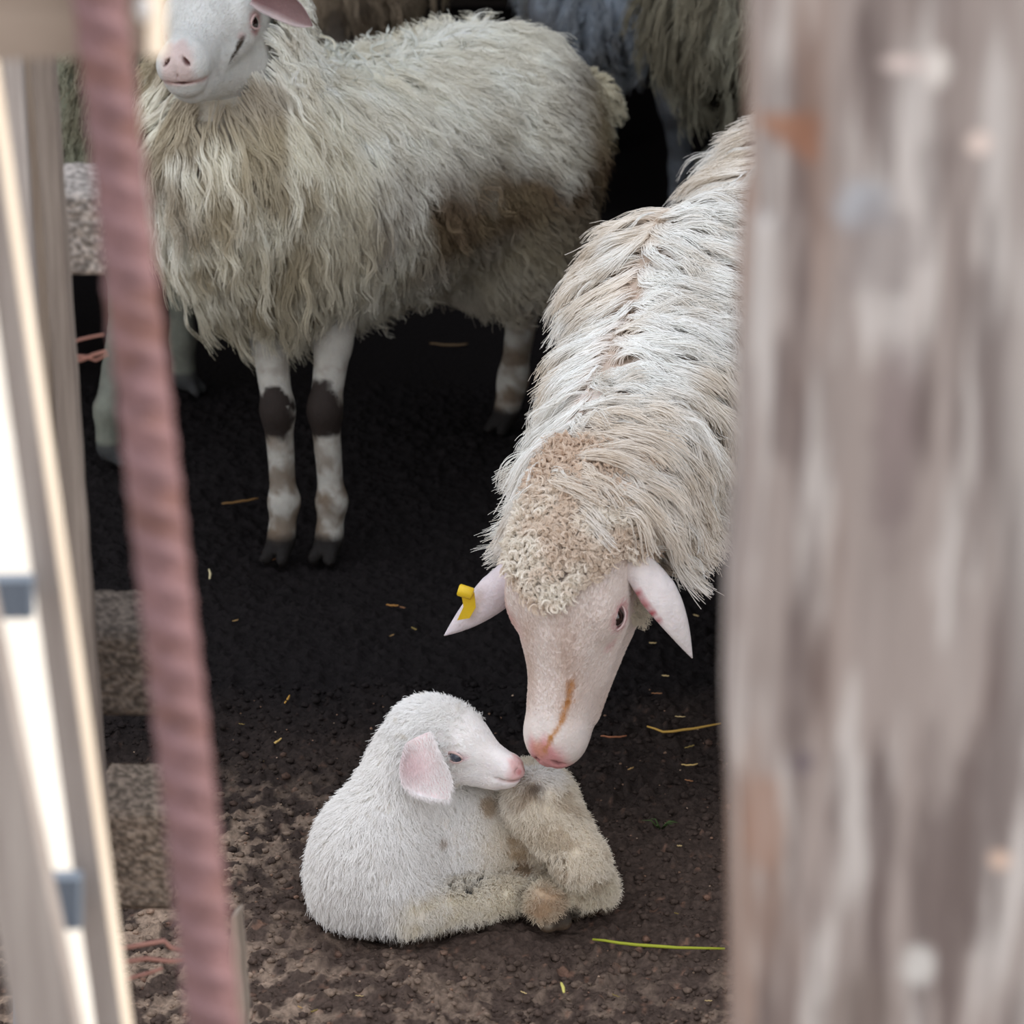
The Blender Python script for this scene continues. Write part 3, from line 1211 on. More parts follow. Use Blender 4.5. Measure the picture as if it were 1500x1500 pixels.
    def slab(corners, t):
        c0 = np.array(corners)
        n = nz(np.cross(c0[1] - c0[0], c0[2] - c0[0]))
        V = np.concatenate([c0 + n * t / 2, c0 - n * t / 2])
        k = len(c0)
        Fc = [tuple(range(k)), tuple(range(2 * k - 1, k - 1, -1))] + [(i, i + k, (i + 1) % k + k, (i + 1) % k) for i in range(k)]
        return V, Fc
    Yt = 3.925
    V, Q = slab([P(676, 871, Yt), P(695, 868, Yt), P(697, 889, Yt), P(688, 905, Yt), P(670, 908, Yt + .01), P(679, 889, Yt)], 0.0028)
    etag = mesh_from('ear_tag', V, Q, M_TAG, root, origin=org, smooth=False)
    etag['label'] = 'yellow plastic ear tag'
    cpos = P(682, 867, Yt - 0.004)
    ax = nz(A(0.9, -0.15, -0.25))
    V, Fc = [], []
    u_ = nz(np.cross(ax, A(0, 0, 1)))
    v_ = np.cross(ax, u_)
    for i, (tt, rr) in enumerate(((-0.0095, 0.0), (-0.0095, 0.0065), (-0.008, 0.0078), (0.008, 0.0078), (0.0095, 0.0065), (0.0095, 0.0))):
        for j in range(20):
            an = 2 * math.pi * j / 20
            V.append(cpos + ax * tt + (u_ * math.cos(an) + v_ * math.sin(an)) * rr)
    for i in range(5):
        for j in range(20):
            Fc.append((i * 20 + j, i * 20 + (j + 1) % 20, (i + 1) * 20 + (j + 1) % 20, (i + 1) * 20 + j))
    mesh_from('tag_cap', np.array(V), Fc, M_TAG, etag, origin=org)
    V, Q = slab([P(697, 888, Yt + 0.02), P(704, 892, Yt + 0.02), P(698, 914, Yt + 0.02), P(691, 910, Yt + 0.02)], 0.003)
    mesh_from('tag_back', V, Q, M_TAG, etag, origin=org, smooth=False)

    # ---- fleece with a parting along the spine
    line = np.array([P(842, 740, 4.10), P(880, 640, 4.22), P(898, 575, 4.28), P(932, 470, 4.40), P(962, 375, 4.52), P(1040, 285, 4.66), P(1180, 200, 4.90), P(1300, 150, 5.2)])

    def line_side(p):
        best = np.full(len(p), 1e9)
        side = np.zeros(len(p))
        tan = np.zeros((len(p), 3))
        for a, b in zip(line[:-1], line[1:]):
            ab = (b - a) * A(1, 1, 0)
            pa = (p - a) * A(1, 1, 0)
            t = np.clip((pa @ ab) / (ab @ ab), 0, 1)
            q = pa - t[:, None] * ab
            d = np.linalg.norm(q, axis=1)
            l = nz(np.cross(ab, A(0, 0, 1)))
            m = d < best
            best = np.where(m, d, best)
            side = np.where(m, q @ l, side)
            tan[m] = nz(ab)
        return side, tan

    def flow(p, n):
        sd, tn = line_side(p)
        l = np.cross(tn, A(0, 0, 1))
        v = l * (np.tanh(sd * 60) * 1.0)[:, None] + A(0, 0, -0.55)[None] - tn * 0.18
        v = v - n * (v * n).sum(1, keepdims=True) * 0.8
        return nz(v)

    Vw, Qw = surface(wool_f, 0.012)
    topc = H.w(0.0, 0, 0.0)

    head_f = H.build(Field())

    def weight(p):
        q = H.loc(p)
        face = (head_f(p) < 0.02) & (q[:, 0] > -0.02)
        near = 1.0 + 1.3 * sstep(5.0, 4.6, p[:, 1])
        near = near * (1 + 0.9 * np.exp(-(line_side(p)[0] / 0.022) ** 2) * (p[:, 2] > 0.5))
        return np.where(face, 0.0, near) * (p[:, 2] > 0.28)
    roots = sample_surface(Vw, Qw, 2500, weight)

    def length(p):
        return 0.095 + 0.04 * fbm(p * 8, 2, 3)
    G, n, sd = grow(roots, wool_f, flow, length, K=12, lift=0.75, stiff=0.66, keep=(0.004, 0.026), wave=0.0070, freq=0.8, jitter=0.13)
    pos = comb(G, n, 54, 0.0175, clump=0.84, drift=0.0055, frizz=0.0004, power=0.55)

    def dirt(p, t):
        out = []
        rootm = (1 - sstep(0.0, 0.35, t)) * 0.35
        out.append(((214, 184, 162), rootm))
        warm = sstep(0.42, 0.6, fbm(p * 7, 3, 14)) * 0.35
        out.append(((228, 204, 172), warm))
        near = sstep(4.08, 3.95, p[:, 1]) * 0.2
        out.append(((206, 178, 148), near))
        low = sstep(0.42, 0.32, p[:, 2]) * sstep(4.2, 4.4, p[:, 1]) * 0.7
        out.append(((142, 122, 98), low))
        tips = sstep(0.6, 1, t) * sstep(0.45, 0.6, fbm(p * 20, 3, 29)) * 0.35
        out.append(((196, 172, 140), tips))
        return out
    fibres('wool', root, org, M_WOOL, pos, taper(len(pos), 12, 0.00052, 0.00028), wool_colour(pos, (252, 249, 243), dirt, var=0.08))
    # loose curly locks lying over the fleece
    rt = sample_surface(Vw, Qw, 480, weight)
    G, n, sd = grow(rt, wool_f, flow, lambda p: 0.12 + 0 * p[:, 0], K=18, lift=0.9, stiff=0.66, keep=(0.006, 0.034), wave=0.0085, freq=1.5, jitter=0.30)
    pos = comb(G, n, 9, 0.006, clump=0.75, drift=0.003, frizz=0.0003)
    fibres('loose_wool', root, org, M_WOOL, pos, taper(len(pos), 18, 0.00045, 0.0002), wool_colour(pos, (253, 251, 246), lambda p, t: [((214, 196, 170), t * 0.25)], var=0.08))

    # ---- woolly cap: tight curls on the poll and forehead
    def cap_w(p):
        q = H.loc(p)
        top = (q[:, 2] > -0.05 - 0.25 * np.maximum(q[:, 0] - 0.03, 0)) | (q[:, 0] < 0.03)
        lim = 0.104 - 16 * q[:, 1] ** 2 + 0.02 * (fbm(p * 30, 2, 4) - 0.5)
        return (top & (q[:, 0] < lim) & (q[:, 0] > -0.08) & (q[:, 2] > -0.09)).astype(float)
    rt = sample_surface(V2, Q2, 4200, cap_w)
    n = hd.grad(rt)
    N = len(rt)
    K = 18
    t = np.linspace(0, 1, K)
    u = nz(np.cross(n, rng.normal(size=(N, 3))))
    v = np.cross(n, u)
    ph = rng.random((N, 1)) * 6.28
    turns = 1.2 + 1.1 * rng.random((N, 1))
    rr = 0.0022 + 0.0022 * rng.random((N, 1))
    ang = ph + 2 * np.pi * turns * t[None]
    rad = rr * np.minimum(t * 3, 1)[None]
    lean = nz(rng.normal(size=(N, 3)) + H.v(0.5, 0, 0)[None])
    G = rt[:, None] + n[:, None] * (0.003 + 0.013 * t)[None, :, None] + (u[:, None] * (rad * np.cos(ang))[..., None] + v[:, None] * (rad * np.sin(ang))[..., None])
    G = G + lean[:, None] * (0.010 * t ** 2)[None, :, None]
    pos = comb(G, n, 10, 0.0020, clump=0.4, drift=0.0008, frizz=0.0002, lenvar=0.15)
    fibres('head_wool', root, org, M_WOOL, pos, taper(len(pos), K, 0.0004, 0.0003),
           wool_colour(pos, (250, 240, 226), lambda p, t: [((206, 172, 140), sstep(0.42, 0.62, fbm(p * 18, 3, 71)) * 0.45), ((208, 172, 140), sstep(0.0, -0.05, H.loc(p)[:, 0]) * 0.5)], var=0.1))
    # cheek wool under the ear and the jaw
    def cheek_w(p):
        q = H.loc(p)
        return ((q[:, 2] < -0.055) & (q[:, 0] < 0.10) & (q[:, 0] > -0.08)).astype(float)
    rt = sample_surface(V2, Q2, 1300, cheek_w)
    G, n, _ = grow(rt, hd, lambda p, n: nz(n * 0.3 + A(0, 0, -0.6) + H.v(0.2, 0, -0.7)), lambda p: 0.022 + 0 * p[:, 0], K=7, lift=0.6, keep=(0.001, 0.004), wave=0.002)
    pos = comb(G, n, 14, 0.005, clump=0.6, drift=0.003)
    fibres('cheek_wool', root, org, M_WOOL, pos, taper(len(pos), 7, 0.0004, 0.0002), wool_colour(pos, (232, 222, 202), lambda p, t: []))
    rt = sample_surface(V2, Q2, 44000, lambda p: ((H.loc(p)[:, 0] < 0.262) & (H.loc(p)[:, 0] > 0.03)).astype(float))
    face_fuzz(root, org, H, rt, hd, V2, c2, Q2, 0.0055)


mother()


# ------------------------------------------------------------------ the lamb
def lamb():
    org = (-0.06, 3.86, 0)
    root = empty('lamb', org, 'small white lamb lying curled on the dark soil with its head turned right', 'lamb')
    f = Field()
    Z = PZ
    chest = Z(545, 1268, 0.080)
    f.ell(chest, (0.072, 0.072, 0.082), None, 0.03)
    f.cone(Z(512, 1300, 0.045), Z(560, 1305, 0.042), 0.045, 0.045, 0.03)
    f.cone(Z(556, 1235, 0.11), P(604, 1105, 3.89), 0.060, 0.046, 0.03)
    # trunk curving behind, then the rump at the right
    f.cone(chest + A(0.01, 0.05, 0.0), Z(650, 1212, 0.090), 0.075, 0.082, 0.04)
    f.cone(Z(650, 1212, 0.090), Z(755, 1205, 0.088), 0.082, 0.070, 0.04)
    rump = Z(788, 1198, 0.100)
    f.ell(rump, (0.050, 0.060, 0.072), None, 0.03)
    # near hind leg: thigh, hock, cannon folded forward, hoof
    hock = Z(872, 1302, 0.030)
    f.cone(P(790, 1176, 3.865), P(852, 1262, 3.825), 0.044, 0.030, 0.012)
    f.cone(P(852, 1262, 3.825), hock, 0.030, 0.026, 0.010)
    f.cone(hock, Z(818, 1318, 0.030), 0.025, 0.021, 0.010)
    f.carve(P(806, 1270, 3.80), (0.020, 0.045, 0.016), None, 0.008)
    f.carve(P(700, 1297, 3.825), (0.060, 0.035, 0.0065), None, 0.008)
    f.carve(P(690, 1301, 3.80), (0.030, 0.03, 0.010), None, 0.006)
    hf = Z(818, 1318, 0.030)
    f.cone(hf, Z(797, 1322, 0.036), 0.025, 0.023, 0.012)
    f.cone(Z(797, 1322, 0.036), Z(803, 1352, 0.014), 0.021, 0.013, 0.008)
    f.cone(Z(805, 1326, 0.034), Z(824, 1350, 0.012), 0.019, 0.012, 0.006)
    # far hind foot peeping out between
    f.cone(Z(770, 1262, 0.05), Z(790, 1292, 0.038), 0.022, 0.017, 0.01)
    f.cone(Z(790, 1292, 0.038), Z(776, 1308, 0.022), 0.016, 0.012, 0.008)
    # near foreleg folded: elbow left, carpus to the right
    elb = Z(596, 1334, 0.036)
    f.cone(Z(575, 1300, 0.065), elb, 0.045, 0.035, 0.014)
    f.cone(elb, Z(690, 1322, 0.031), 0.035, 0.028, 0.012)
    f.cone(Z(690, 1322, 0.031), Z(757, 1309, 0.030), 0.028, 0.022, 0.010)
    f.ell(Z(748, 1308, 0.031), (0.026, 0.024, 0.025), None, 0.012)
    # second foreleg behind
    f.cone(Z(640, 1305, 0.035), Z(745, 1282, 0.03), 0.028, 0.02, 0.014)
    H = Head.fit((0.07, 0, -0.04), (0.28, 0, -0.072), P(646, 1072, 3.88), P(767, 1130, 3.825), (0.3, -0.2, 1.0), lamb=True)
    poll = H.o
    body_f = Field()
    body_f.pr = list(f.pr)
    f.plane(A(0, 0, 0.002), A(0, 0, -1))
    V1, Q1 = surface(f, 0.0042)
    hd = Field()
    hd.cone(P(580, 1165, 3.90), P(622, 1075, 3.885), 0.050, 0.044, 0.03)
    H.build(hd)
    hd.plane(P(572, 1180, 3.9), P(560, 1185, 3.87) - P(600, 1100, 3.87))
    V2, Q2 = surface(hd, 0.0022)

    hoofc = Z(808, 1350, 0.01)

    def lamb_col(p, base):
        col = np.broadcast_to(lin(*base), (len(p), 3)).copy()

        def mix(cc, m):
            nonlocal col
            m = np.clip(m, 0, 1)
            col = col * (1 - m[:, None]) + lin(*cc) * m[:, None]
        # creamy, slightly soiled belly and hindquarters
        creamy = sstep(-0.02, 0.06, p[:, 0] + 0.04 * (fbm(p * 12, 3, 4) - 0.5) + 0.05) * 0.60 * sstep(0.20, 0.17, p[:, 2])
        mix((232, 214, 182), creamy)
        fl_ = sstep(0.080, 0.05, p[:, 2]) * sstep(-0.165, -0.11, p[:, 0]) * sstep(3.86, 3.83, p[:, 1])
        mix((230, 218, 194), fl_ * (0.50 + 0.40 * sstep(0.40, 0.65, fbm(p * 30, 3, 91))))
        b1 = sstep(0.50, 0.62, fbm(p * 48, 4, 13)) * sstep(0.0, 0.05, p[:, 0]) * 0.45 * sstep(0.24, 0.20, p[:, 2])
        mix((176, 150, 116), b1)
        for (x, y, z, r, cc, s) in ((775, 1165, 0.16, 0.024, (150, 122, 92), 0.7), (757, 1240, 0.08, 0.020, (190, 158, 116), 0.7), (765, 1270, 0.06, 0.014, (150, 118, 84), 0.8), (790, 1160, 0.17, 0.012, (70, 56, 46), 0.7),
                                    (688, 1305, 0.045, 0.012, (74, 72, 74), 0.95), (706, 1300, 0.045, 0.010, (70, 68, 72), 0.9), (645, 1232, 0.11, 0.010, (156, 126, 92), 0.7),  # the near-neutral greys paint shade into the crease between foreleg and belly
                                    (715, 1180, 0.14, 0.014, (190, 160, 122), 0.7), (488, 1275, 0.08, 0.010, (186, 182, 150), 0.6), (770, 1310, 0.03, 0.016, (120, 98, 76), 0.8)):
            c = PZ(x, y, z)
            rr_ = ray(x, y)
            rr_ = rr_ / np.linalg.norm(rr_)
            d = p - c
            d = d - (d @ rr_)[:, None] * rr_ * 0.6
            dd = np.linalg.norm(d, axis=1) + r * 1.5 * (fbm(p * 85, 4, 19) - 0.5)
            mix(cc, s * (1 - sstep(r * 0.5, r * 1.25, dd)))
        # dirty cannon and dark hooves
        d = np.linalg.norm(p - PZ(800, 1326, 0.036), axis=1) + 0.01 * (fbm(p * 60, 3, 2) - 0.5)
        mix((176, 140, 106), 0.8 * (1 - sstep(0.016, 0.034, d)))
        d = np.linalg.norm((p - PZ(808, 1350, 0.008)) * A(0.8, 1, 1), axis=1)
        mix((48, 38, 32), 0.95 * (1 - sstep(0.027, 0.034, d + 0.008 * (fbm(p * 60, 2, 22) - 0.5))))
        d = np.linalg.norm(p - PZ(778, 1305, 0.02), axis=1)
        mix((70, 54, 44), 0.7 * (1 - sstep(0.010, 0.018, d)))
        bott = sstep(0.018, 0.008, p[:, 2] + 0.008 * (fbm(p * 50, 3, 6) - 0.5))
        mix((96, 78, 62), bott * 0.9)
        kn = np.linalg.norm((p - PZ(592, 1370, 0.010)) * A(0.6, 1, 1.2), axis=1)
        mix((60, 46, 38), 0.85 * (1 - sstep(0.016, 0.026, kn + 0.006 * (fbm(p * 70, 3, 66) - 0.5))))
        return col
    c1 = lamb_col(V1, (236, 230, 222))
    c2, q = H.paint(V2, (250, 245, 241), nose=(230, 176, 172), ring=(206, 140, 150))
    mz = sstep(0.17, 0.27, q[:, 0])
    c2 = c2 * (1 - 0.25 * mz[:, None]) + lin(236, 200, 196) * 0.25 * mz[:, None]
    e1 = ear_mesh(P(612, 1080, 3.815), P(656, 1171, 3.79), 0.058, (0.05, -0.85, 0.1), bend=(-0.012, -0.006, -0.002), cup=0.22, thick=0.004,
                  col_in=(240, 214, 212), col_out=(248, 242, 240), root_w=0.6, peak=0.5, tipx=2.4)
    e2 = ear_mesh(H.w(0.062, 0.062, -0.035), H.w(0.045, 0.135, -0.10), 0.05, (0.2, 0.8, 0.1), cup=0.25, thick=0.004, col_out=(240, 226, 222))
    V, Q, c = join([(V1, Q1, c1), (V2, Q2, c2), e1, e2])
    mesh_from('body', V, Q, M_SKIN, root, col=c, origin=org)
    add_eyes(root, H, M_EYEL, 0.0165, org)

    # soft down over the near ear
    rt = sample_surface(e1[0], e1[1], 5000)
    eax = nz(P(656, 1171, 3.79) - P(612, 1080, 3.815))
    d = nz(eax[None] + A(0, -0.35, 0)[None] + 0.30 * rng.normal(size=rt.shape))
    pos = rt[:, None] + d[:, None] * np.linspace(0, 1, 4)[None, :, None] * (0.004 + 0.005 * rng.random((len(rt), 1, 1)))
    wgt = np.exp(-(np.linalg.norm(rt - P(604, 1120, 3.80), axis=1) / 0.022) ** 2)[:, None, None]
    fibres('ear_fur', root, org, M_FUR, pos, taper(len(pos), 4, 0.00028, 0.00012), (lin(252, 246, 243) * (1 - 0.6 * wgt) + lin(226, 180, 184) * 0.6 * wgt) * np.ones((1, 4, 1)))

    # fur
    def flow(p, n):
        v = A(0, 0, -1.0)[None] + np.stack([0.5 * sstep(0.0, 0.05, p[:, 0]), np.zeros(len(p)), np.zeros(len(p))], 1) + A(-0.1, 0, 0)
        v = v - n * (v * n).sum(1, keepdims=True) * 0.7
        return nz(v)

    legs_x = lambda p: sstep(0.09, 0.05, p[:, 2])
    roots = sample_surface(V1, Q1, 13000, lambda p: (p[:, 2] > 0.008) * (np.linalg.norm(p - PZ(806, 1345, 0.012), axis=1) > 0.03))

    def length(p):
        L = 0.021 * (1 - 0.60 * sstep(-0.150, -0.11, p[:, 0]) * sstep(0.20, 0.10, p[:, 2]))
        L = L * (1 - 0.35 * sstep(-0.10, 0.0, p[:, 0])) * (1 - 0.4 * sstep(0.07, 0.05, p[:, 2]) * sstep(-0.14, -0.10, p[:, 0]))
        return L
    G, n, _ = grow(roots, body_f, flow, length, K=6, lift=0.40, stiff=0.5, keep=(0.001, 0.005), wave=0.0012, freq=1.0, jitter=0.22)
    G[..., 2] = np.maximum(G[..., 2], 0.002)
    pos = comb(G, n, 9, 0.0045, clump=0.55, drift=0.0024, frizz=0.0002)
    pos[..., 2] = np.maximum(pos[..., 2], 0.001)
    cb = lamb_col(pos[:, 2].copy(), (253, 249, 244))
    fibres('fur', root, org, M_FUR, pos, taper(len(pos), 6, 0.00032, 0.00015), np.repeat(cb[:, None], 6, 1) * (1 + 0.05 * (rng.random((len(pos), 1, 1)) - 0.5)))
    # fluffier hair on the crown and neck
    rt = sample_surface(V2, Q2, 5200, lambda p: sstep(0.165, 0.07, H.loc(p)[:, 0]))
    hl = H
    def flow2(p, n):
        v = hl.v(-0.6, 0, -0.3)[None] + A(0, 0, -0.6)[None] + 0 * p
        v = v - n * (v * n).sum(1, keepdims=True) * 0.7
        return nz(v)
    G, n, _ = grow(rt, hd, flow2, lambda p: 0.004 + 0.015 * sstep(0.13, -0.02, H.loc(p)[:, 0]), K=6, lift=0.4, keep=(0.001, 0.004), wave=0.001, freq=1)
    pos = comb(G, n, 9, 0.0035, clump=0.5, drift=0.0018, frizz=0.0002)
    fibres('head_fur', root, org, M_FUR, pos, taper(len(pos), 6, 0.0003, 0.00015), wool_colour(pos, (253, 250, 246), lambda p, t: [((196, 178, 140), sstep(0.62, 0.75, fbm(p * 60, 3, 3)) * 0.3)], var=0.03))
    rt = sample_surface(V2, Q2, 26000, lambda p: ((H.loc(p)[:, 0] < 0.25) & (H.loc(p)[:, 0] > 0.05)).astype(float))
    face_fuzz(root, org, H, rt, hd, V2, c2, Q2, 0.0042)


lamb()


# ------------------------------------------------------------------ sheep further back
def back_sheep(name, label, S, R_, base=(190, 188, 178), n=1500, shade=None, head=None, legs=True, wl=0.10, h_leg=0.35, per=16, group=None, stance=None, zs=0.2):
    S = np.asarray(S, float)
    R_ = np.asarray(R_, float)
    h = nz((S - R_) * A(1, 1, 0))
    lat = np.cross(A(0, 0, 1), h)
    Rm = np.stack([h, lat, A(0, 0, 1)], 1)
    c = (S + R_) / 2
    org = (c[0], c[1], 0)
    root = empty(name, org, label, 'sheep', group)
    L = np.linalg.norm(S - R_)
    f = Field()
    k = 0.05
    f.ell(S, (zs * 1.1, zs * 0.8, zs * 0.9), Rm, k)
    f.ell(c, (L * 0.62, zs * 0.9, zs * 0.9), Rm, 0.08)
    f.ell(R_, (zs, zs * 0.8, zs * 0.9), Rm, 0.08)
    poll = S + h * (0.30 if head is None else head[0]) + A(0, 0, 0.22 if head is None else head[1])
    nose = poll + h * 0.17 + A(0, 0, -0.18)
    f.cone(S, poll - A(0, 0, 0.03), 0.12, 0.07, 0.06)
    wf = Field()
    wf.pr = list(f.pr)
    st = stance or [(0, 0), (0, 0), (0, 0), (0, 0)]
    if legs:
        for i, s in enumerate((1, -1)):
            t = S + lat * 0.08 * s - A(0, 0, 0.08)
            dx, dy = st[i]
            ft = A(t[0] + dx, t[1] + dy, 0.03)
            kn = t * A(1, 1, 0) + A(dx * 0.5, dy * 0.5, 0.25)
            leg(f, [t, kn + A(0, 0, 0.08), kn, ft + A(0, 0, 0.07), ft], [0.06, 0.036, 0.027, 0.022, 0.024], 0.02, toe=h)
            q = R_ + lat * 0.09 * s
            dx, dy = st[2 + i]
            ft = A(q[0] + dx, q[1] + dy, 0.03)
            hk = A(q[0] + dx * 0.5, q[1] + dy * 0.5, 0.26) - h * 0.08
            leg(f, [q - A(0, 0, 0.06), q * A(1, 1, 0) + h * 0.03 + A(dx * 0.3, dy * 0.3, 0.36), hk, ft + A(0, 0, 0.08) - h * 0.02, ft], [0.10, 0.06, 0.034, 0.023, 0.025], 0.03, toe=h)
    V1, Q1 = surface(f, 0.011)
    H = Head(poll, nose, nz(h * 0.6 + A(0, 0, 0.8)), scale=0.9)
    hd = Field()
    H.build(hd)
    V2, Q2 = surface(hd, 0.006)
    c1 = np.broadcast_to(lin(*base), (len(V1), 3)).copy()
    dm = mottle(V1, 12, 5, 0.45, 0.62)[:, None] * 0.5
    c1 = c1 * (1 - dm) + lin(92, 80, 68) * dm
    m = sstep(0.05, 0.035, V1[:, 2])[:, None]
    c1 = c1 * (1 - m) + lin(30, 26, 24) * m
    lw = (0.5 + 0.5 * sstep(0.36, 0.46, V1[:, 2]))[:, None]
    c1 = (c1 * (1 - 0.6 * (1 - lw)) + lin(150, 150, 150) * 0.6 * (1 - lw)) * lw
    c2, q_ = H.paint(V2, (205, 198, 192))
    es = [ear_mesh(H.w(0.035, 0.055 * s, -0.02), H.w(0.05, 0.18 * s, -0.03), 0.06, H.v(0.5, 0, 0.3), cup=0.5, col_out=(196, 184, 178)) for s in (1, -1)]
    V, Q, cc = join([(V1, Q1, c1), (V2, Q2, c2)] + es)
    mesh_from('body', V, Q, M_SKIN, root, col=cc, origin=org)
    add_eyes(root, H, M_EYE, 0.0135, org)
    if n:
        Vw, Qw = surface(wf, 0.016)
        roots = sample_surface(Vw, Qw, n)

        def flow(p, nn):
            sl = (p - c) @ lat
            v = A(0, 0, -1)[None] - h[None] * 0.25 + lat[None] * (np.tanh(sl * 25) * sstep(0, 1, nn[:, 2]))[:, None]
            v = v - nn * (v * nn).sum(1, keepdims=True) * 0.75
            return nz(v)
        G, nn, _ = grow(roots, wf, flow, lambda p: wl + 0 * p[:, 0], K=8, lift=0.45, keep=(0.004, 0.03), wave=0.004, freq=1.6)
        pos = comb(G, nn, per, 0.017, clump=0.75, drift=0.008)
        fibres('wool', root, org, M_WOOL, pos, taper(len(pos), 8, 0.0011, 0.0006),
               wool_colour(pos, base, lambda p, t: [((110, 98, 78), sstep(0.42, 0.62, fbm(p * A(9, 9, 5), 3, 3)) * 0.6), ((140, 126, 98), t * 0.3)], var=0.15))
    return root


# left, hidden behind the rusty bar and the rails
back_sheep('sheep', 'dull grey-green woolled sheep standing at far left, mostly hidden behind the rusty bar', A(-0.62, 5.86, 0.56), A(-1.12, 6.0, 0.56),
           base=(176, 178, 156), n=1300, zs=0.21, wl=0.09, head=(0.27, 0.08), stance=[(0.0, -0.03), (-0.05, -0.26), (0, 0), (0, 0)])
# brown fleece just above the ewe's back
back_sheep('sheep', 'brownish sheep whose back just shows above the withers of the long-woolled ewe', A(-0.98, 7.45, 0.56), A(-0.38, 7.35, 0.56),
           base=(178, 158, 136), n=900, zs=0.23)
# bluish white sheep at the top, between the rumps
back_sheep('sheep', 'bluish white sheep at the top, behind the rump of the long-woolled ewe', A(0.14, 7.62, 0.50), A(0.22, 7.10, 0.50),
           base=(168, 176, 186), n=700, zs=0.19, wl=0.06, stance=[(0, 0), (0, 0), (-0.03, 0), (0.05, 0)])
# grey fleece top right
back_sheep('sheep', 'grey woolled sheep with hanging fleece at top right, beside the wooden post', A(1.04, 6.62, 0.62), A(0.50, 6.45, 0.62),
           base=(168, 164, 146), n=1300, zs=0.23, wl=0.13)


# ================================================================== FENCE AND FOREGROUND
def quadboard(name, corners, thick, mat, parent=None, origin=None, bev=0.0015, back=None, seg=14, wob=0.0, side=None):
    """board from four front corners (tl, tr, br, bl); back face shifted by `back` (vector). lightly bevelled and subdivided along its length"""
    tl, tr, br, bl = [np.asarray(c, float) for c in corners]
    bk = np.asarray(back if back is not None else (0, thick, 0), float)
    V, Fc = [], []
    e = bev
    for i in range(seg + 1):
        t = i / seg
        l = tl * (1 - t) + bl * t
        r = tr * (1 - t) + br * t
        dd = nz(r - l)
        bn = nz(bk)
        jl = wob * (random.random() - 0.5)
        jr = wob * (random.random() - 0.5)
        l = l + dd * jl
        r = r + dd * jr
        wd = np.linalg.norm(r - l)
        for q, wv in ((l + dd * e, bn * 0), (r - dd * e, bn * 0), (r, bn * e), (r + bk - bn * e, bn * 0), (r + bk - dd * e, bn * 0), (l + bk + dd * e, bn * 0), (l + bk - bn * e, bn * 0), (l, bn * e)):
            V.append(q + wv)
    for i in range(seg):
        for j in range(8):
            a = i * 8 + j
            b = i * 8 + (j + 1) % 8
            Fc.append((a, a + 8, b + 8, b))
    Fc.append(tuple(range(8)))
    Fc.append(tuple(range((seg + 1) * 8 - 1, seg * 8 - 1, -1)))
    o = mesh_from(name, np.array(V), Fc, mat, parent, smooth=False, origin=origin)
    if side:
        o.data.materials.append(side)
        for i in range(seg * 8):
            if i % 8 in (1, 2, 3):
                o.data.polygons[i].material_index = 1
    return o


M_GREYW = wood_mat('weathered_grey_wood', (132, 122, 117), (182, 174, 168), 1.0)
M_OLDW = wood_mat('old_pallet_wood', (104, 92, 84), (166, 154, 144), 1.0)
M_TANW = wood_mat('weathered_tan_wood', (142, 126, 112), (190, 176, 162), 1.0)
M_BLUEW = wood_mat('blue_grey_wood', (128, 134, 146), (172, 178, 188), 1.0)
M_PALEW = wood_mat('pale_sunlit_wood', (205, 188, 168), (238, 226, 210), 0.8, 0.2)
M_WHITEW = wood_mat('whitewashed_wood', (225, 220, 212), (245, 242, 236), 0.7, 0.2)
M_SHADEB = wood_mat('slate_grey_shadow', (92, 102, 116), (120, 130, 142), 0.7, 0.2)  # shadow tone for the bands across the white board
M_RAIL = wood_mat('rail_wood', (132, 118, 106), (172, 156, 142), 0.5, 0.3, along=0)
M_ORANGE = wood_mat('fresh_edge_wood', (196, 138, 96), (226, 176, 136), 0.6, 0.2, along=0)


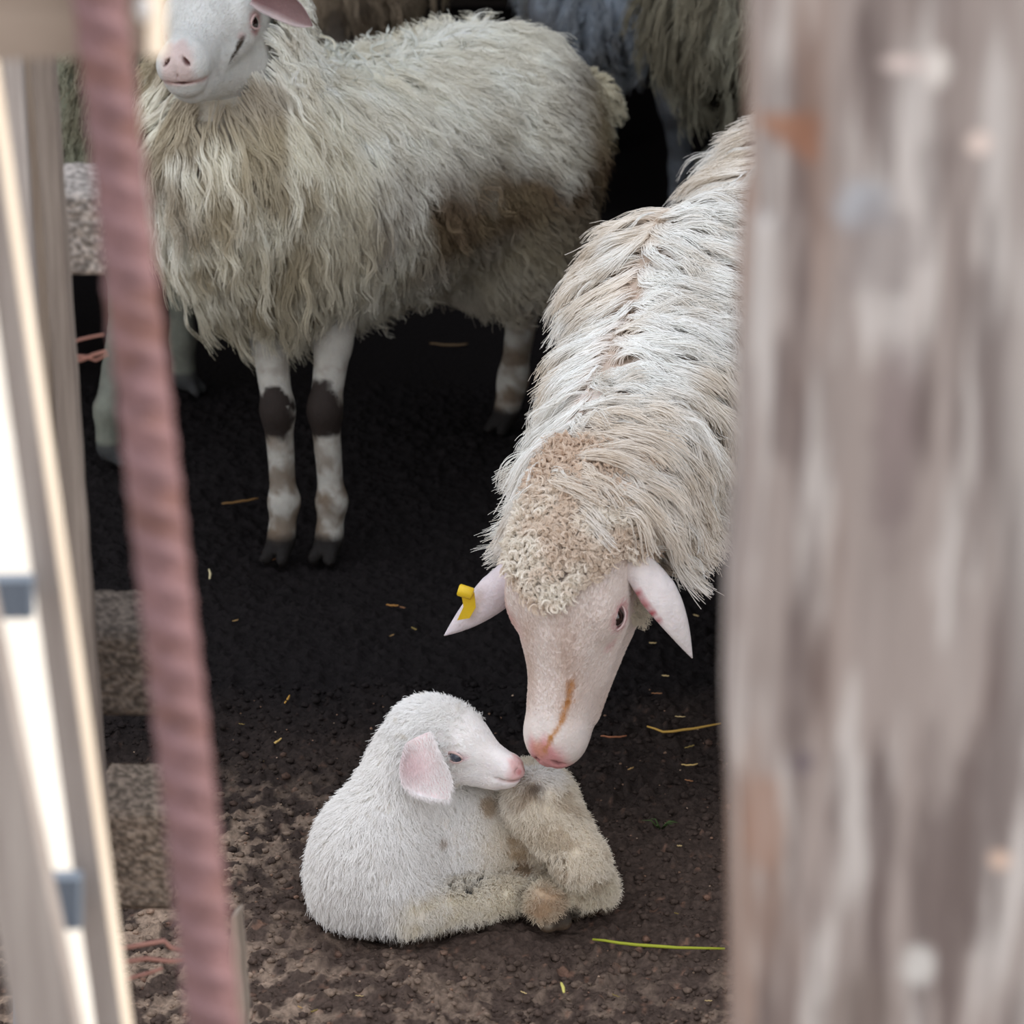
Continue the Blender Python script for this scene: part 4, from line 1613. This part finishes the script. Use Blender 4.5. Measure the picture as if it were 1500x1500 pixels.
def fence():
    # leaning slat panel nearest the camera: two slats with sunlit edges, and grey strips for shadow bands
    org = PZ(60, 1500, 0)
    org = (-0.26, 1.9, 0)
    root = empty('slat_fence', org, 'leaning panel of weathered grey slats with sunlit edges at the left, nearest the camera', 'fence')
    Y = 1.90
    # slat B: face + sunlit right side
    def cont(x0, y0, x1, y1, y):
        return x0 + (x1 - x0) * (y - y0) / (y1 - y0)
    yt, yb = -260, 3150
    lB = lambda y: cont(12, 600, 138, 1500, y)
    rB = lambda y: cont(5, 240, 183, 1500, y)
    sB = lambda y: cont(18, 240, 198, 1500, y)
    a, b = P(lB(yt), yt, Y), P(rB(yt), yt, Y)
    d, c = P(lB(yb), yb, Y), P(rB(yb), yb, Y)
    bk = P(sB(900), 900, Y + 0.022) - P(rB(900), 900, Y)
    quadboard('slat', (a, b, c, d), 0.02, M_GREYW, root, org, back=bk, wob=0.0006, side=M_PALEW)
    # slat C further left with a broad pale face turned to the sun
    Yc = 1.80
    yc_ = 3330
    rC = lambda y: cont(10, 1000, 112, 1500, y)
    lC = lambda y: cont(-70, 1000, 18, 1500, y)
    a, b = P(lC(yt), yt, Yc), P(rC(yt), yt, Yc)
    d, c = P(lC(yc_), yc_, Yc), P(rC(yc_), yc_, Yc)
    quadboard('slat', (a, b, c, d), 0.02, M_GREYW, root, org, back=(0.001, 0.02, 0), wob=0.0006)
    # white board seen between the two, its face turned towards the sun
    Yw = 1.93
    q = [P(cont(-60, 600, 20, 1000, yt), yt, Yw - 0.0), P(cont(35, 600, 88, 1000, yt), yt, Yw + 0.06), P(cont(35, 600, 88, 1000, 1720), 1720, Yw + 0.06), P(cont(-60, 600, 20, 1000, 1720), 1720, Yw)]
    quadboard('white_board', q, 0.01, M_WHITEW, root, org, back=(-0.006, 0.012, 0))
    # solid grey strips standing in for shadow bands on the white board
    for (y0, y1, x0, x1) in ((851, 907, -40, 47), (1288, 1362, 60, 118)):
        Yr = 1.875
        quadboard('shadow_strip', (P(x0, y0, Yr), P(x1, y0, Yr), P(x1, y1, Yr), P(x0, y1, Yr)), 0.012, M_SHADEB, root, org, back=(0, 0.012, 0), seg=2)
    # horizontal top rail
    org2 = (-0.30, 1.75, 1.70)
    Yr = 1.74
    rail = empty('top_rail', (-0.30, 1.74, 1.62), 'thick pale wooden rail end at the top left corner, behind the rusty bar', 'rail')
    org2 = (-0.30, 1.74, 1.62)
    tl, tr, br, bl = P(-140, -90, Yr), P(228, -90, Yr), P(226, 82, Yr), P(-140, 92, Yr)
    bk = P(247, 30, Yr + 0.04) - P(228, 30, Yr)
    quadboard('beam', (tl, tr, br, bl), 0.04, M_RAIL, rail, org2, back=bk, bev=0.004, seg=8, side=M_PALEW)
    # nail head
    V, Q = uvsphere(P(210, 14, Yr - 0.001), np.array([0.0045, 0.0015, 0.007]), n=16, m=10)
    mesh_from('nail_head', V, Q, plain_mat('nail_zinc', (235, 235, 232), 0.35, 0.8), rail, origin=org2)
    return


fence()


def pallet():
    org = (-0.42, 3.0, 0)
    root = empty('pallet', org, 'upright wooden pallet with thin slats and chipboard spacer blocks, behind the slat fence', 'pallet')

    def cont(x0, y0, x1, y1, y):
        return x0 + (x1 - x0) * (y - y0) / (y1 - y0)
    yt, yb = -120, 1903
    Y = 3.0
    l = lambda y: np.interp(y, [100, 500, 1000, 1500], [47, 77, 112, 146])
    r = lambda y: np.interp(y, [100, 500, 1000, 1500], [80, 114, 146, 178])
    ext = lambda f, y: f(100) + (f(500) - f(100)) / 400 * (y - 100) if y < 100 else (f(1000) + (f(1500) - f(1000)) / 500 * (y - 1000) if y > 1500 else f(y))
    quadboard('slat', (P(ext(l, yt), yt, Y), P(ext(r, yt), yt, Y), P(ext(r, yb), yb, Y), P(ext(l, yb), yb, Y)), 0.018, M_OLDW, root, org, back=(0.002, 0.018, 0), seg=40, wob=0.0012)
    quadboard('slat', (P(28, yt, Y + .03), P(54, yt, Y + .03), P(124, yb, Y + .03), P(78, yb, Y + .03)), 0.018, M_TANW, root, org, back=(0.002, 0.018, 0), seg=30, wob=0.001)
    quadboard('slat', (P(-20, yt, Y + .07), P(48, yt, Y + .07), P(106, yb, Y + .07), P(28, yb, Y + .07)), 0.018, M_BLUEW, root, org, back=(0.002, 0.018, 0), seg=30, wob=0.001)
    quadboard('slat', (P(-60, yt, Y - .10), P(20, yt, Y - .10), P(138, yb, Y - .10), P(72, yb, Y - .10)), 0.018, M_GREYW, root, org, back=(0.0, 0.018, 0), seg=30, wob=0.001)
    # chip blocks behind the slat
    mc = attr_mat('pressed_wood_chips', rough=0.9, bump=0.8, bscale=140, var=0.25, vscale=120, spec=0.1)
    for i, (x0, y0, x1, y1, Yb, cA) in enumerate(((70, 286, 152, 404, 3.095, (170, 160, 152)), (110, 930, 232, 1050, 3.095, (92, 82, 74)), (140, 1190, 252, 1334, 3.095, (130, 115, 102)))):
        tl, tr, br, bl = P(x0, y0, Yb), P(x1, y0, Yb), P(x1, y1, Yb), P(x0, y1, Yb)
        nx, ny = 36, 40
        parts = []
        dn = A(0, 1, 0)
        dep = 0.12
        # front, right, top faces as displaced grids, closed by back/left/bottom
        def face(o, u, v, nrm, nu, nv):
            s, t = np.meshgrid(np.linspace(0, 1, nu), np.linspace(0, 1, nv))
            s, t = s.ravel(), t.ravel()
            p = o + s[:, None] * u + t[:, None] * v
            edge = np.minimum.reduce([sstep(0, 0.06, s), sstep(1, 0.94, s), sstep(0, 0.06, t), sstep(1, 0.94, t)])
            dsp = (fbm(p * 120, 3, 40 + i) - 0.35) * 0.006 * edge - 0.004 * (1 - edge)
            p = p + nrm * dsp[:, None]
            i_, j_ = np.meshgrid(np.arange(nu - 1), np.arange(nv - 1))
            a = (j_ * nu + i_).ravel()
            c = lin(*cA) * (0.62 + 0.85 * sstep(0.35, 0.65, vnoise(p * 260, 3 + i)))[:, None]
            return p, np.stack([a, a + 1, a + nu + 1, a + nu], 1), c
        U, W = tr - tl, bl - tl
        D = A(0, dep, 0)
        parts = [face(tl, U, W, A(0, -1, 0), nx, ny), face(tr, D, W, A(1, 0, 0), 20, ny), face(tl + D, U, -D, A(0, 0, 1), nx, 20),
                 face(bl, U, D, A(0, 0, -1), nx, 20), face(tl + D, -D, W, A(-1, 0, 0), 20, ny), face(tr + D, -U, W, A(0, 1, 0), nx, ny)]
        V, Q, c = join(parts)
        mesh_from('chip_block', V, Q, mc, root, col=c, origin=org)


pallet()


# ---- rusty ribbed bar, leaning
def rebar():
    a = P(128, -160, 1.72)
    b = P(335, 1690, 1.60)
    ax = nz(b - a)
    b = a + ax * (a[2] / -ax[2])
    L = np.linalg.norm(b - a)
    u = nz(np.cross(ax, A(0, 1, 0)))
    v = np.cross(ax, u)
    nl, nc = 1700, 32
    t = np.linspace(0, 1, nl)
    th = np.linspace(0, 2 * math.pi, nc, endpoint=False)
    T, TH = np.meshgrid(t, th, indexing='ij')
    r0 = 0.0132 + 0.0015 * np.minimum(T * 2.2, 1.15)
    s = T * L
    ph = (s / 0.021 + TH / math.pi) % 1.0
    rib = np.exp(-((ph - 0.5) / 0.16) ** 2) * (0.25 + 0.75 * np.abs(np.sin(TH)) ** 0.5)
    R = r0 + 0.0014 * rib
    pos = a + ax * s[..., None] + u * (R * np.cos(TH))[..., None] + v * (R * np.sin(TH))[..., None]
    pf = pos.reshape(-1, 3)
    base = lin(122, 92, 92)
    n1 = fbm(pf * A(60, 60, 30), 4, 7)[:, None]
    c = base * (0.75 + 0.5 * n1)
    m = sstep(0.5, 0.7, fbm(pf * 40, 3, 19))[:, None] * 0.6
    c = c * (1 - m) + lin(112, 78, 68) * m
    m = (rib.reshape(-1, 1)) * 0.45
    c = c * (1 - m) + lin(150, 120, 124) * m
    i, j = np.meshgrid(np.arange(nl - 1), np.arange(nc), indexing='ij')
    A0 = (i * nc + j).ravel()
    B0 = (i * nc + (j + 1) % nc).ravel()
    Q = np.stack([A0, B0, B0 + nc, A0 + nc], 1)
    o = mesh_from('rusty_bar', pf, Q, attr_mat('rusty_iron', rough=0.7, bump=0.3, bscale=200, var=0.12, vscale=90, spec=0.3), col=c, origin=b)
    tag(o, 'rusty reddish ribbed iron bar slanting down the left side in front of the sheep', 'bar')


rebar()


# ---- big weathered post at right
def post():
    ys = [-120, 160, 300, 330, 450, 600, 700, 750, 870, 1060, 1100, 1200, 1400, 1500, 1640]
    xs = [1106, 1105, 1108, 1098, 1092, 1090, 1088, 1086, 1074, 1070, 1071, 1076, 1078, 1079, 1078]
    Y = 1.50
    nl, nc = 420, 260
    yy = np.linspace(-300, 1700, nl)
    lx = np.interp(yy, ys, xs)
    # rounded rectangle profile with even spacing
    prof = []
    wx, wy, rc = 0.10, 0.045, 0.018
    raw = []
    for (cx, cy, a0) in ((wx - rc, wy - rc, 0), (-wx + rc, wy - rc, 90), (-wx + rc, -wy + rc, 180), (wx - rc, -wy + rc, 270)):
        for k in range(13):
            an = math.radians(a0 + 90 * k / 12)
            raw.append((cx + rc * math.cos(an), cy + rc * math.sin(an)))
    raw = np.array(raw + raw[:1])
    ln = np.concatenate([[0], np.cumsum(np.linalg.norm(np.diff(raw, axis=0), axis=1))])
    tt = np.linspace(0, ln[-1], nc, endpoint=False)
    prof = np.stack([np.interp(tt, ln, raw[:, 0]), np.interp(tt, ln, raw[:, 1])], 1)
    V = []
    W = 0.20
    for k in range(nl):
        p = P(lx[k], yy[k], Y)
        for j in range(nc):
            V.append((p[0] + W / 2 + prof[j, 0], Y + 0.03 + prof[j, 1], p[2]))
    V = np.array(V)
    top = V[:nc].copy()
    ring0 = [top + A(0, 0, dz) for dz in (0.34, 0.34, 0.2, 0.1)]
    cen = top.mean(0)
    ring0[0] = A(cen[0], cen[1], cen[2] + 0.345) + (top - cen) * A(0.02, 0.02, 0)
    bot = V[-nc:].copy()
    zb = bot[0, 2]
    ring1 = [bot * A(1, 1, 0) + A(0, 0, zb * (1 - q)) for q in np.linspace(0.02, 1.01, 60)]
    V = np.concatenate(ring0 + [V] + ring1)
    nl = len(V) // nc
    g = fbm(V * A(90, 90, 2.5), 4, 5)
    g2 = fbm(V * A(28, 28, 1.6), 3, 9)
    n = np.stack([np.zeros(len(V)), -np.ones(len(V)), np.zeros(len(V))], 1)
    V = V + n * ((g2 - 0.5) * 0.010 + (g - 0.5) * 0.004)[:, None]
    V[:, 0] += (g2 - 0.5) * 0.004
    c = np.broadcast_to(lin(156, 145, 140), (len(V), 3)).copy()

    def mix(cc, m):
        nonlocal c
        m = np.clip(m, 0, 1)[:, None]
        c = c * (1 - m) + lin(*cc) * m
    mix((196, 190, 186), sstep(0.48, 0.62, fbm(V * A(70, 70, 7), 4, 33)) * 0.9)
    mix((104, 92, 89), sstep(0.49, 0.64, fbm(V * A(90, 90, 8), 4, 43)) * 0.85)
    mix((152, 124, 108), sstep(0.50, 0.66, fbm(V * A(45, 45, 5), 3, 53)) * sstep(0.17, 0.10, V[:, 0]) * 0.8)
    mix((206, 202, 198), sstep(0.19, 0.24, V[:, 0]) * sstep(0.40, 0.60, g2) * 0.6)
    fronty = V[:, 1] < Y + 0.03
    # rust stain near the top left and some pale chips
    for (px, py, rx, rz, cc, s) in ((1165, 186, 0.014, 0.009, (142, 102, 82), 0.85), (1188, 215, 0.006, 0.008, (150, 106, 84), 0.7), (1135, 180, 0.010, 0.005, (160, 120, 98), 0.7),
                                    (1330, 92, 0.012, 0.004, (216, 200, 194), 0.9), (1372, 92, 0.006, 0.010, (218, 212, 206), 0.9), (1434, 208, 0.006, 0.006, (224, 206, 196), 0.9),
                                    (1464, 1255, 0.006, 0.006, (226, 196, 176), 0.9), (1345, 1415, 0.010, 0.012, (214, 212, 208), 0.8), (1265, 300, 0.016, 0.014, (176, 182, 190), 0.7),
                                    (1175, 1112, 0.006, 0.008, (110, 100, 104), 0.8), (1290, 360, 0.02, 0.03, (132, 122, 120), 0.6), (1310, 640, 0.012, 0.06, (120, 106, 106), 0.6),
                                    (1120, 1200, 0.010, 0.03, (158, 124, 106), 0.6), (1250, 1480, 0.02, 0.03, (112, 100, 92), 0.4)):
        p = P(px, py, Y - 0.012)
        d = np.sqrt(((V[:, 0] - p[0]) / rx) ** 2 + ((V[:, 2] - p[2]) / rz) ** 2) + 0.7 * (fbm(V * 80, 3, 3) - 0.5)
        mix(cc, s * (1 - sstep(0.5, 1.2, d)) * fronty)
    i, j = np.meshgrid(np.arange(nl - 1), np.arange(nc), indexing='ij')
    A0 = (i * nc + j).ravel()
    B0 = (i * nc + (j + 1) % nc).ravel()
    Q = np.stack([A0, A0 + nc, B0 + nc, B0], 1)
    o = mesh_from('wooden_post', V, Q, attr_mat('weathered_post', rough=0.85, bump=0.4, bscale=30, var=0.12, vscale=30, spec=0.15, stretch=(4, 4, 0.4)), col=c, origin=(0.2, 1.53, 0))
    tag(o, 'broad weathered grey wooden post filling the right side, close to the camera', 'post')


post()


# ---- rusty wire ends between the fence and the bar
M_WIRE = plain_mat('rusty_wire', (176, 128, 114), 0.7, 0.2)
for grp, lst in (('lower', (((150, 1392), (240, 1378), (250, 1388), (278, 1396), 0.0042), ((150, 1412), (215, 1404), (250, 1408), (278, 1406), 0.0042), ((150, 1442), (200, 1430), (222, 1424), (238, 1418), 0.0036))),
                 ('upper', (((104, 502), (118, 497), (136, 493), (152, 490), 0.0016), ((104, 530), (120, 527), (136, 520), (156, 514), 0.0022), ((104, 521), (124, 522), (140, 528), (158, 519), 0.0016)))):
    Yw = 3.03
    for k, (a, b, c_, d, r) in enumerate(lst):
        pts = [P(a[0] + 12, a[1], 3.008) if grp == 'lower' else P(*a, 3.008), P(*b, Yw), P(*c_, Yw), P(*d, Yw)]
        r = r * (0.62 if grp == 'lower' else 0.8)
        V, Fc = tube(pts, [r, r, r * 0.95, r * 0.8])
        o = mesh_from('wire_end', V, Fc, M_WIRE, origin=pts[0])
        if grp == 'lower':
            lab = ('kinked rusty wire end, top one of three beside the foot of the slat fence', 'straight rusty wire end, middle one of three beside the foot of the slat fence',
                   'short rusty wire end, lowest of three beside the foot of the slat fence')[k]
            tag(o, lab, 'wire', 'rusty wire ends low beside the fence')
        else:
            lab = ('thin reddish twig, topmost of three poking out behind the pallet slat', 'thickest reddish twig, lowest of three poking out behind the pallet slat',
                   'bent reddish twig, middle one of three poking out behind the pallet slat')[k]
            o.name = 'twig'
            tag(o, lab, 'twig', 'reddish twigs behind the pallet slat')


# ---- straw, stems and crumbs on the soil
def straw(name, pix, r, col, label, group=None, z=0.006):
    pts = [PZ(x, y, z) for x, y in pix]
    if len(pts) < 6:
        tt = np.linspace(0, 1, len(pts))
        t2 = np.linspace(0, 1, 8)
        pts = [A(*[np.interp(q, tt, [p[k] for p in pts]) for k in range(3)]) for q in t2]
        pts = [p + A(0, 0, 0.0005 * math.sin(i * 2.1)) for i, p in enumerate(pts)]
    V, Fc = tube(pts, [r * (0.6 + 0.4 * math.sin(math.pi * (i + .5) / len(pts))) for i in range(len(pts))], 6)
    cc = np.broadcast_to(lin(*col), (len(V), 3)) * (0.8 + 0.4 * vnoise(V * 90, 4)[:, None])
    o = mesh_from(name, V, Fc, M_STRAW, col=cc, origin=pts[0])
    tag(o, label, 'stem' if name == 'green_stem' else 'straw', group)


straw('green_stem', [(868, 1376), (900, 1380), (950, 1386), (1000, 1388), (1062, 1390)], 0.0022, (160, 164, 50), 'long yellow-green stem lying on the soil right of the lamb\'s hoof')
straw('straw', [(948, 1064), (975, 1073), (1010, 1068), (1056, 1060)], 0.0020, (186, 146, 70), 'crooked golden straw below the right ear of the sniffing ewe')
straw('straw', [(880, 1078), (900, 1080), (918, 1078)], 0.0016, (150, 96, 66), 'short reddish straw right of the sniffing ewe\'s muzzle')
straw('straw', [(325, 738), (350, 735), (378, 730)], 0.0020, (140, 104, 60), 'long tan straw on dark soil left of the standing ewe\'s front hooves')
straw('straw', [(306, 834), (308, 840), (307, 848)], 0.0018, (220, 204, 160), 'short upright pale straw on the dark soil right beside the rusty bar')
straw('straw', [(630, 503), (660, 506), (685, 504)], 0.0022, (120, 96, 68), 'faint straw on dark ground under the belly of the long-woolled ewe')
straw('straw', [(396, 1092), (404, 1088), (412, 1082)], 0.0018, (224, 186, 110), 'pale yellow straw on bare soil left of the lamb\'s head')
straw('straw', [(417, 1030), (421, 1025), (424, 1019)], 0.0016, (200, 150, 70), 'tiny orange straw on the dark soil above and left of the lamb')
straw('straw', [(998, 1120), (1010, 1121), (1022, 1119)], 0.0014, (190, 160, 100), 'small pale straw near the post, below the crooked golden straw')
straw('straw', [(822, 1440), (825, 1446), (826, 1454)], 0.0022, (226, 214, 120), 'short yellow straw standing in the soil below the lamb\'s hoof')
straw('straw', [(566, 886), (576, 887), (584, 887)], 0.0016, (170, 120, 60), 'small orange straw on dark soil left of the yellow ear tag')
r2 = random.Random(5)
for k in range(46):
    x = r2.uniform(300, 1050)
    y = r2.uniform(820, 1495)
    if 440 < x < 915 and 1000 < y < 1385:
        continue
    L = r2.uniform(6, 16)
    an = r2.uniform(-0.7, 0.7)
    straw('straw_bit', [(x, y), (x + L * math.cos(an), y + L * 0.6 * math.sin(an))], r2.uniform(0.0007, 0.0013), r2.choice([(176, 140, 90), (150, 104, 70), (196, 170, 120), (130, 110, 60)]),
          'tiny broken straw bit scattered on the trodden soil', 'tiny straw bits scattered on the soil')


def crumbs():
    N = 14000
    X = rng.uniform(-0.8, 0.5, N)
    Y = 3.3 + 1.3 * rng.random(N) ** 1.2
    t = (1 + 5 ** .5) / 2
    I = np.array([(-1, t, 0), (1, t, 0), (-1, -t, 0), (1, -t, 0), (0, -1, t), (0, 1, t), (0, -1, -t), (0, 1, -t), (t, 0, -1), (t, 0, 1), (-t, 0, -1), (-t, 0, 1)]) / 1.9
    Fi = np.array([(0, 11, 5), (0, 5, 1), (0, 1, 7), (0, 7, 10), (0, 10, 11), (1, 5, 9), (5, 11, 4), (11, 10, 2), (10, 7, 6), (7, 1, 8), (3, 9, 4), (3, 4, 2), (3, 2, 6), (3, 6, 8), (3, 8, 9), (4, 9, 5), (2, 4, 11), (6, 2, 10), (8, 6, 7), (9, 8, 1)])
    size = 0.0012 + 0.0050 * rng.random(N) ** 4
    jit = 1 + 0.5 * (rng.random((N, 12, 1)) - 0.5)
    ok = ((X + 0.05) / 0.21) ** 2 + ((Y - 3.90) / 0.15) ** 2 > 1
    X, Y, size, jit = X[ok], Y[ok], size[ok], jit[ok]
    ok = (X - 0.45) ** 2 + (Y - 4.6) ** 2 > 0.24 ** 2
    X, Y, size, jit = X[ok], Y[ok], size[ok], jit[ok]
    N = len(X)
    z = ground_height(X, Y)
    V = np.stack([X, Y, z + size * 0.3], 1)[:, None] + I[None] * jit * size[:, None, None] * A(1.2, 1.2, 0.8)
    Fc = (Fi[None] + 12 * np.arange(N)[:, None, None]).reshape(-1, 3)
    base = soil_colour(X, Y)
    k = rng.random(N) * (size < 0.0024)
    c = base * 1.1
    c[k > 0.95] = lin(132, 104, 86)
    c[k > 0.99] = lin(176, 150, 128)
    c = np.repeat(c[:, None], 12, 1).reshape(-1, 3)
    o = mesh_from('soil_crumbs', V.reshape(-1, 3), Fc, M_SOIL, col=c, smooth=False)
    tag(o, 'loose crumbs of dark soil lying over the trodden ground', 'soil', kind='stuff')


crumbs()


def grass():
    root = empty('grass_tuft', PZ(968, 1212, 0), 'small dark green grass tuft on the soil right of the lamb\'s rump', 'grass')
    org = PZ(968, 1212, 0)
    for k in range(9):
        a = random.uniform(0, 6.28)
        L = random.uniform(0.012, 0.026)
        p0 = org + A(math.cos(a), math.sin(a), 0) * 0.004 + A(0, 0, 0.0)
        p1 = p0 + A(math.cos(a), math.sin(a), 1.2) * L * 0.5
        p2 = p0 + A(math.cos(a) * 2, math.sin(a) * 1.2, 1.0) * L * 0.6
        V, Fc = tube([p0, p1, p2], [0.0013, 0.0011, 0.0002], 5)
        mesh_from('blade', V, Fc, M_STRAW, root, col=np.broadcast_to(lin(66, 84, 42), (len(V), 3)), origin=org)


grass()


def stake():
    Y = 2.9
    org = (P(350, 1500, Y)[0], Y, 0)
    rt = empty('broken_stake', org, 'tan broken board end standing just right of the rusty bar at the bottom edge', 'stake')
    p = [P(338, 1345, Y), P(347, 1340, Y), P(374, 1520, Y), P(318, 1520, Y)]
    lo = [A(p[2][0] + 0.005, Y, 0.0), A(p[3][0], Y, 0.0)]
    quadboard('board', (p[0], p[1], lo[0], lo[1]), 0.02, M_TANW, rt, org, back=(0.004, 0.022, 0), seg=24, wob=0.003)


stake()
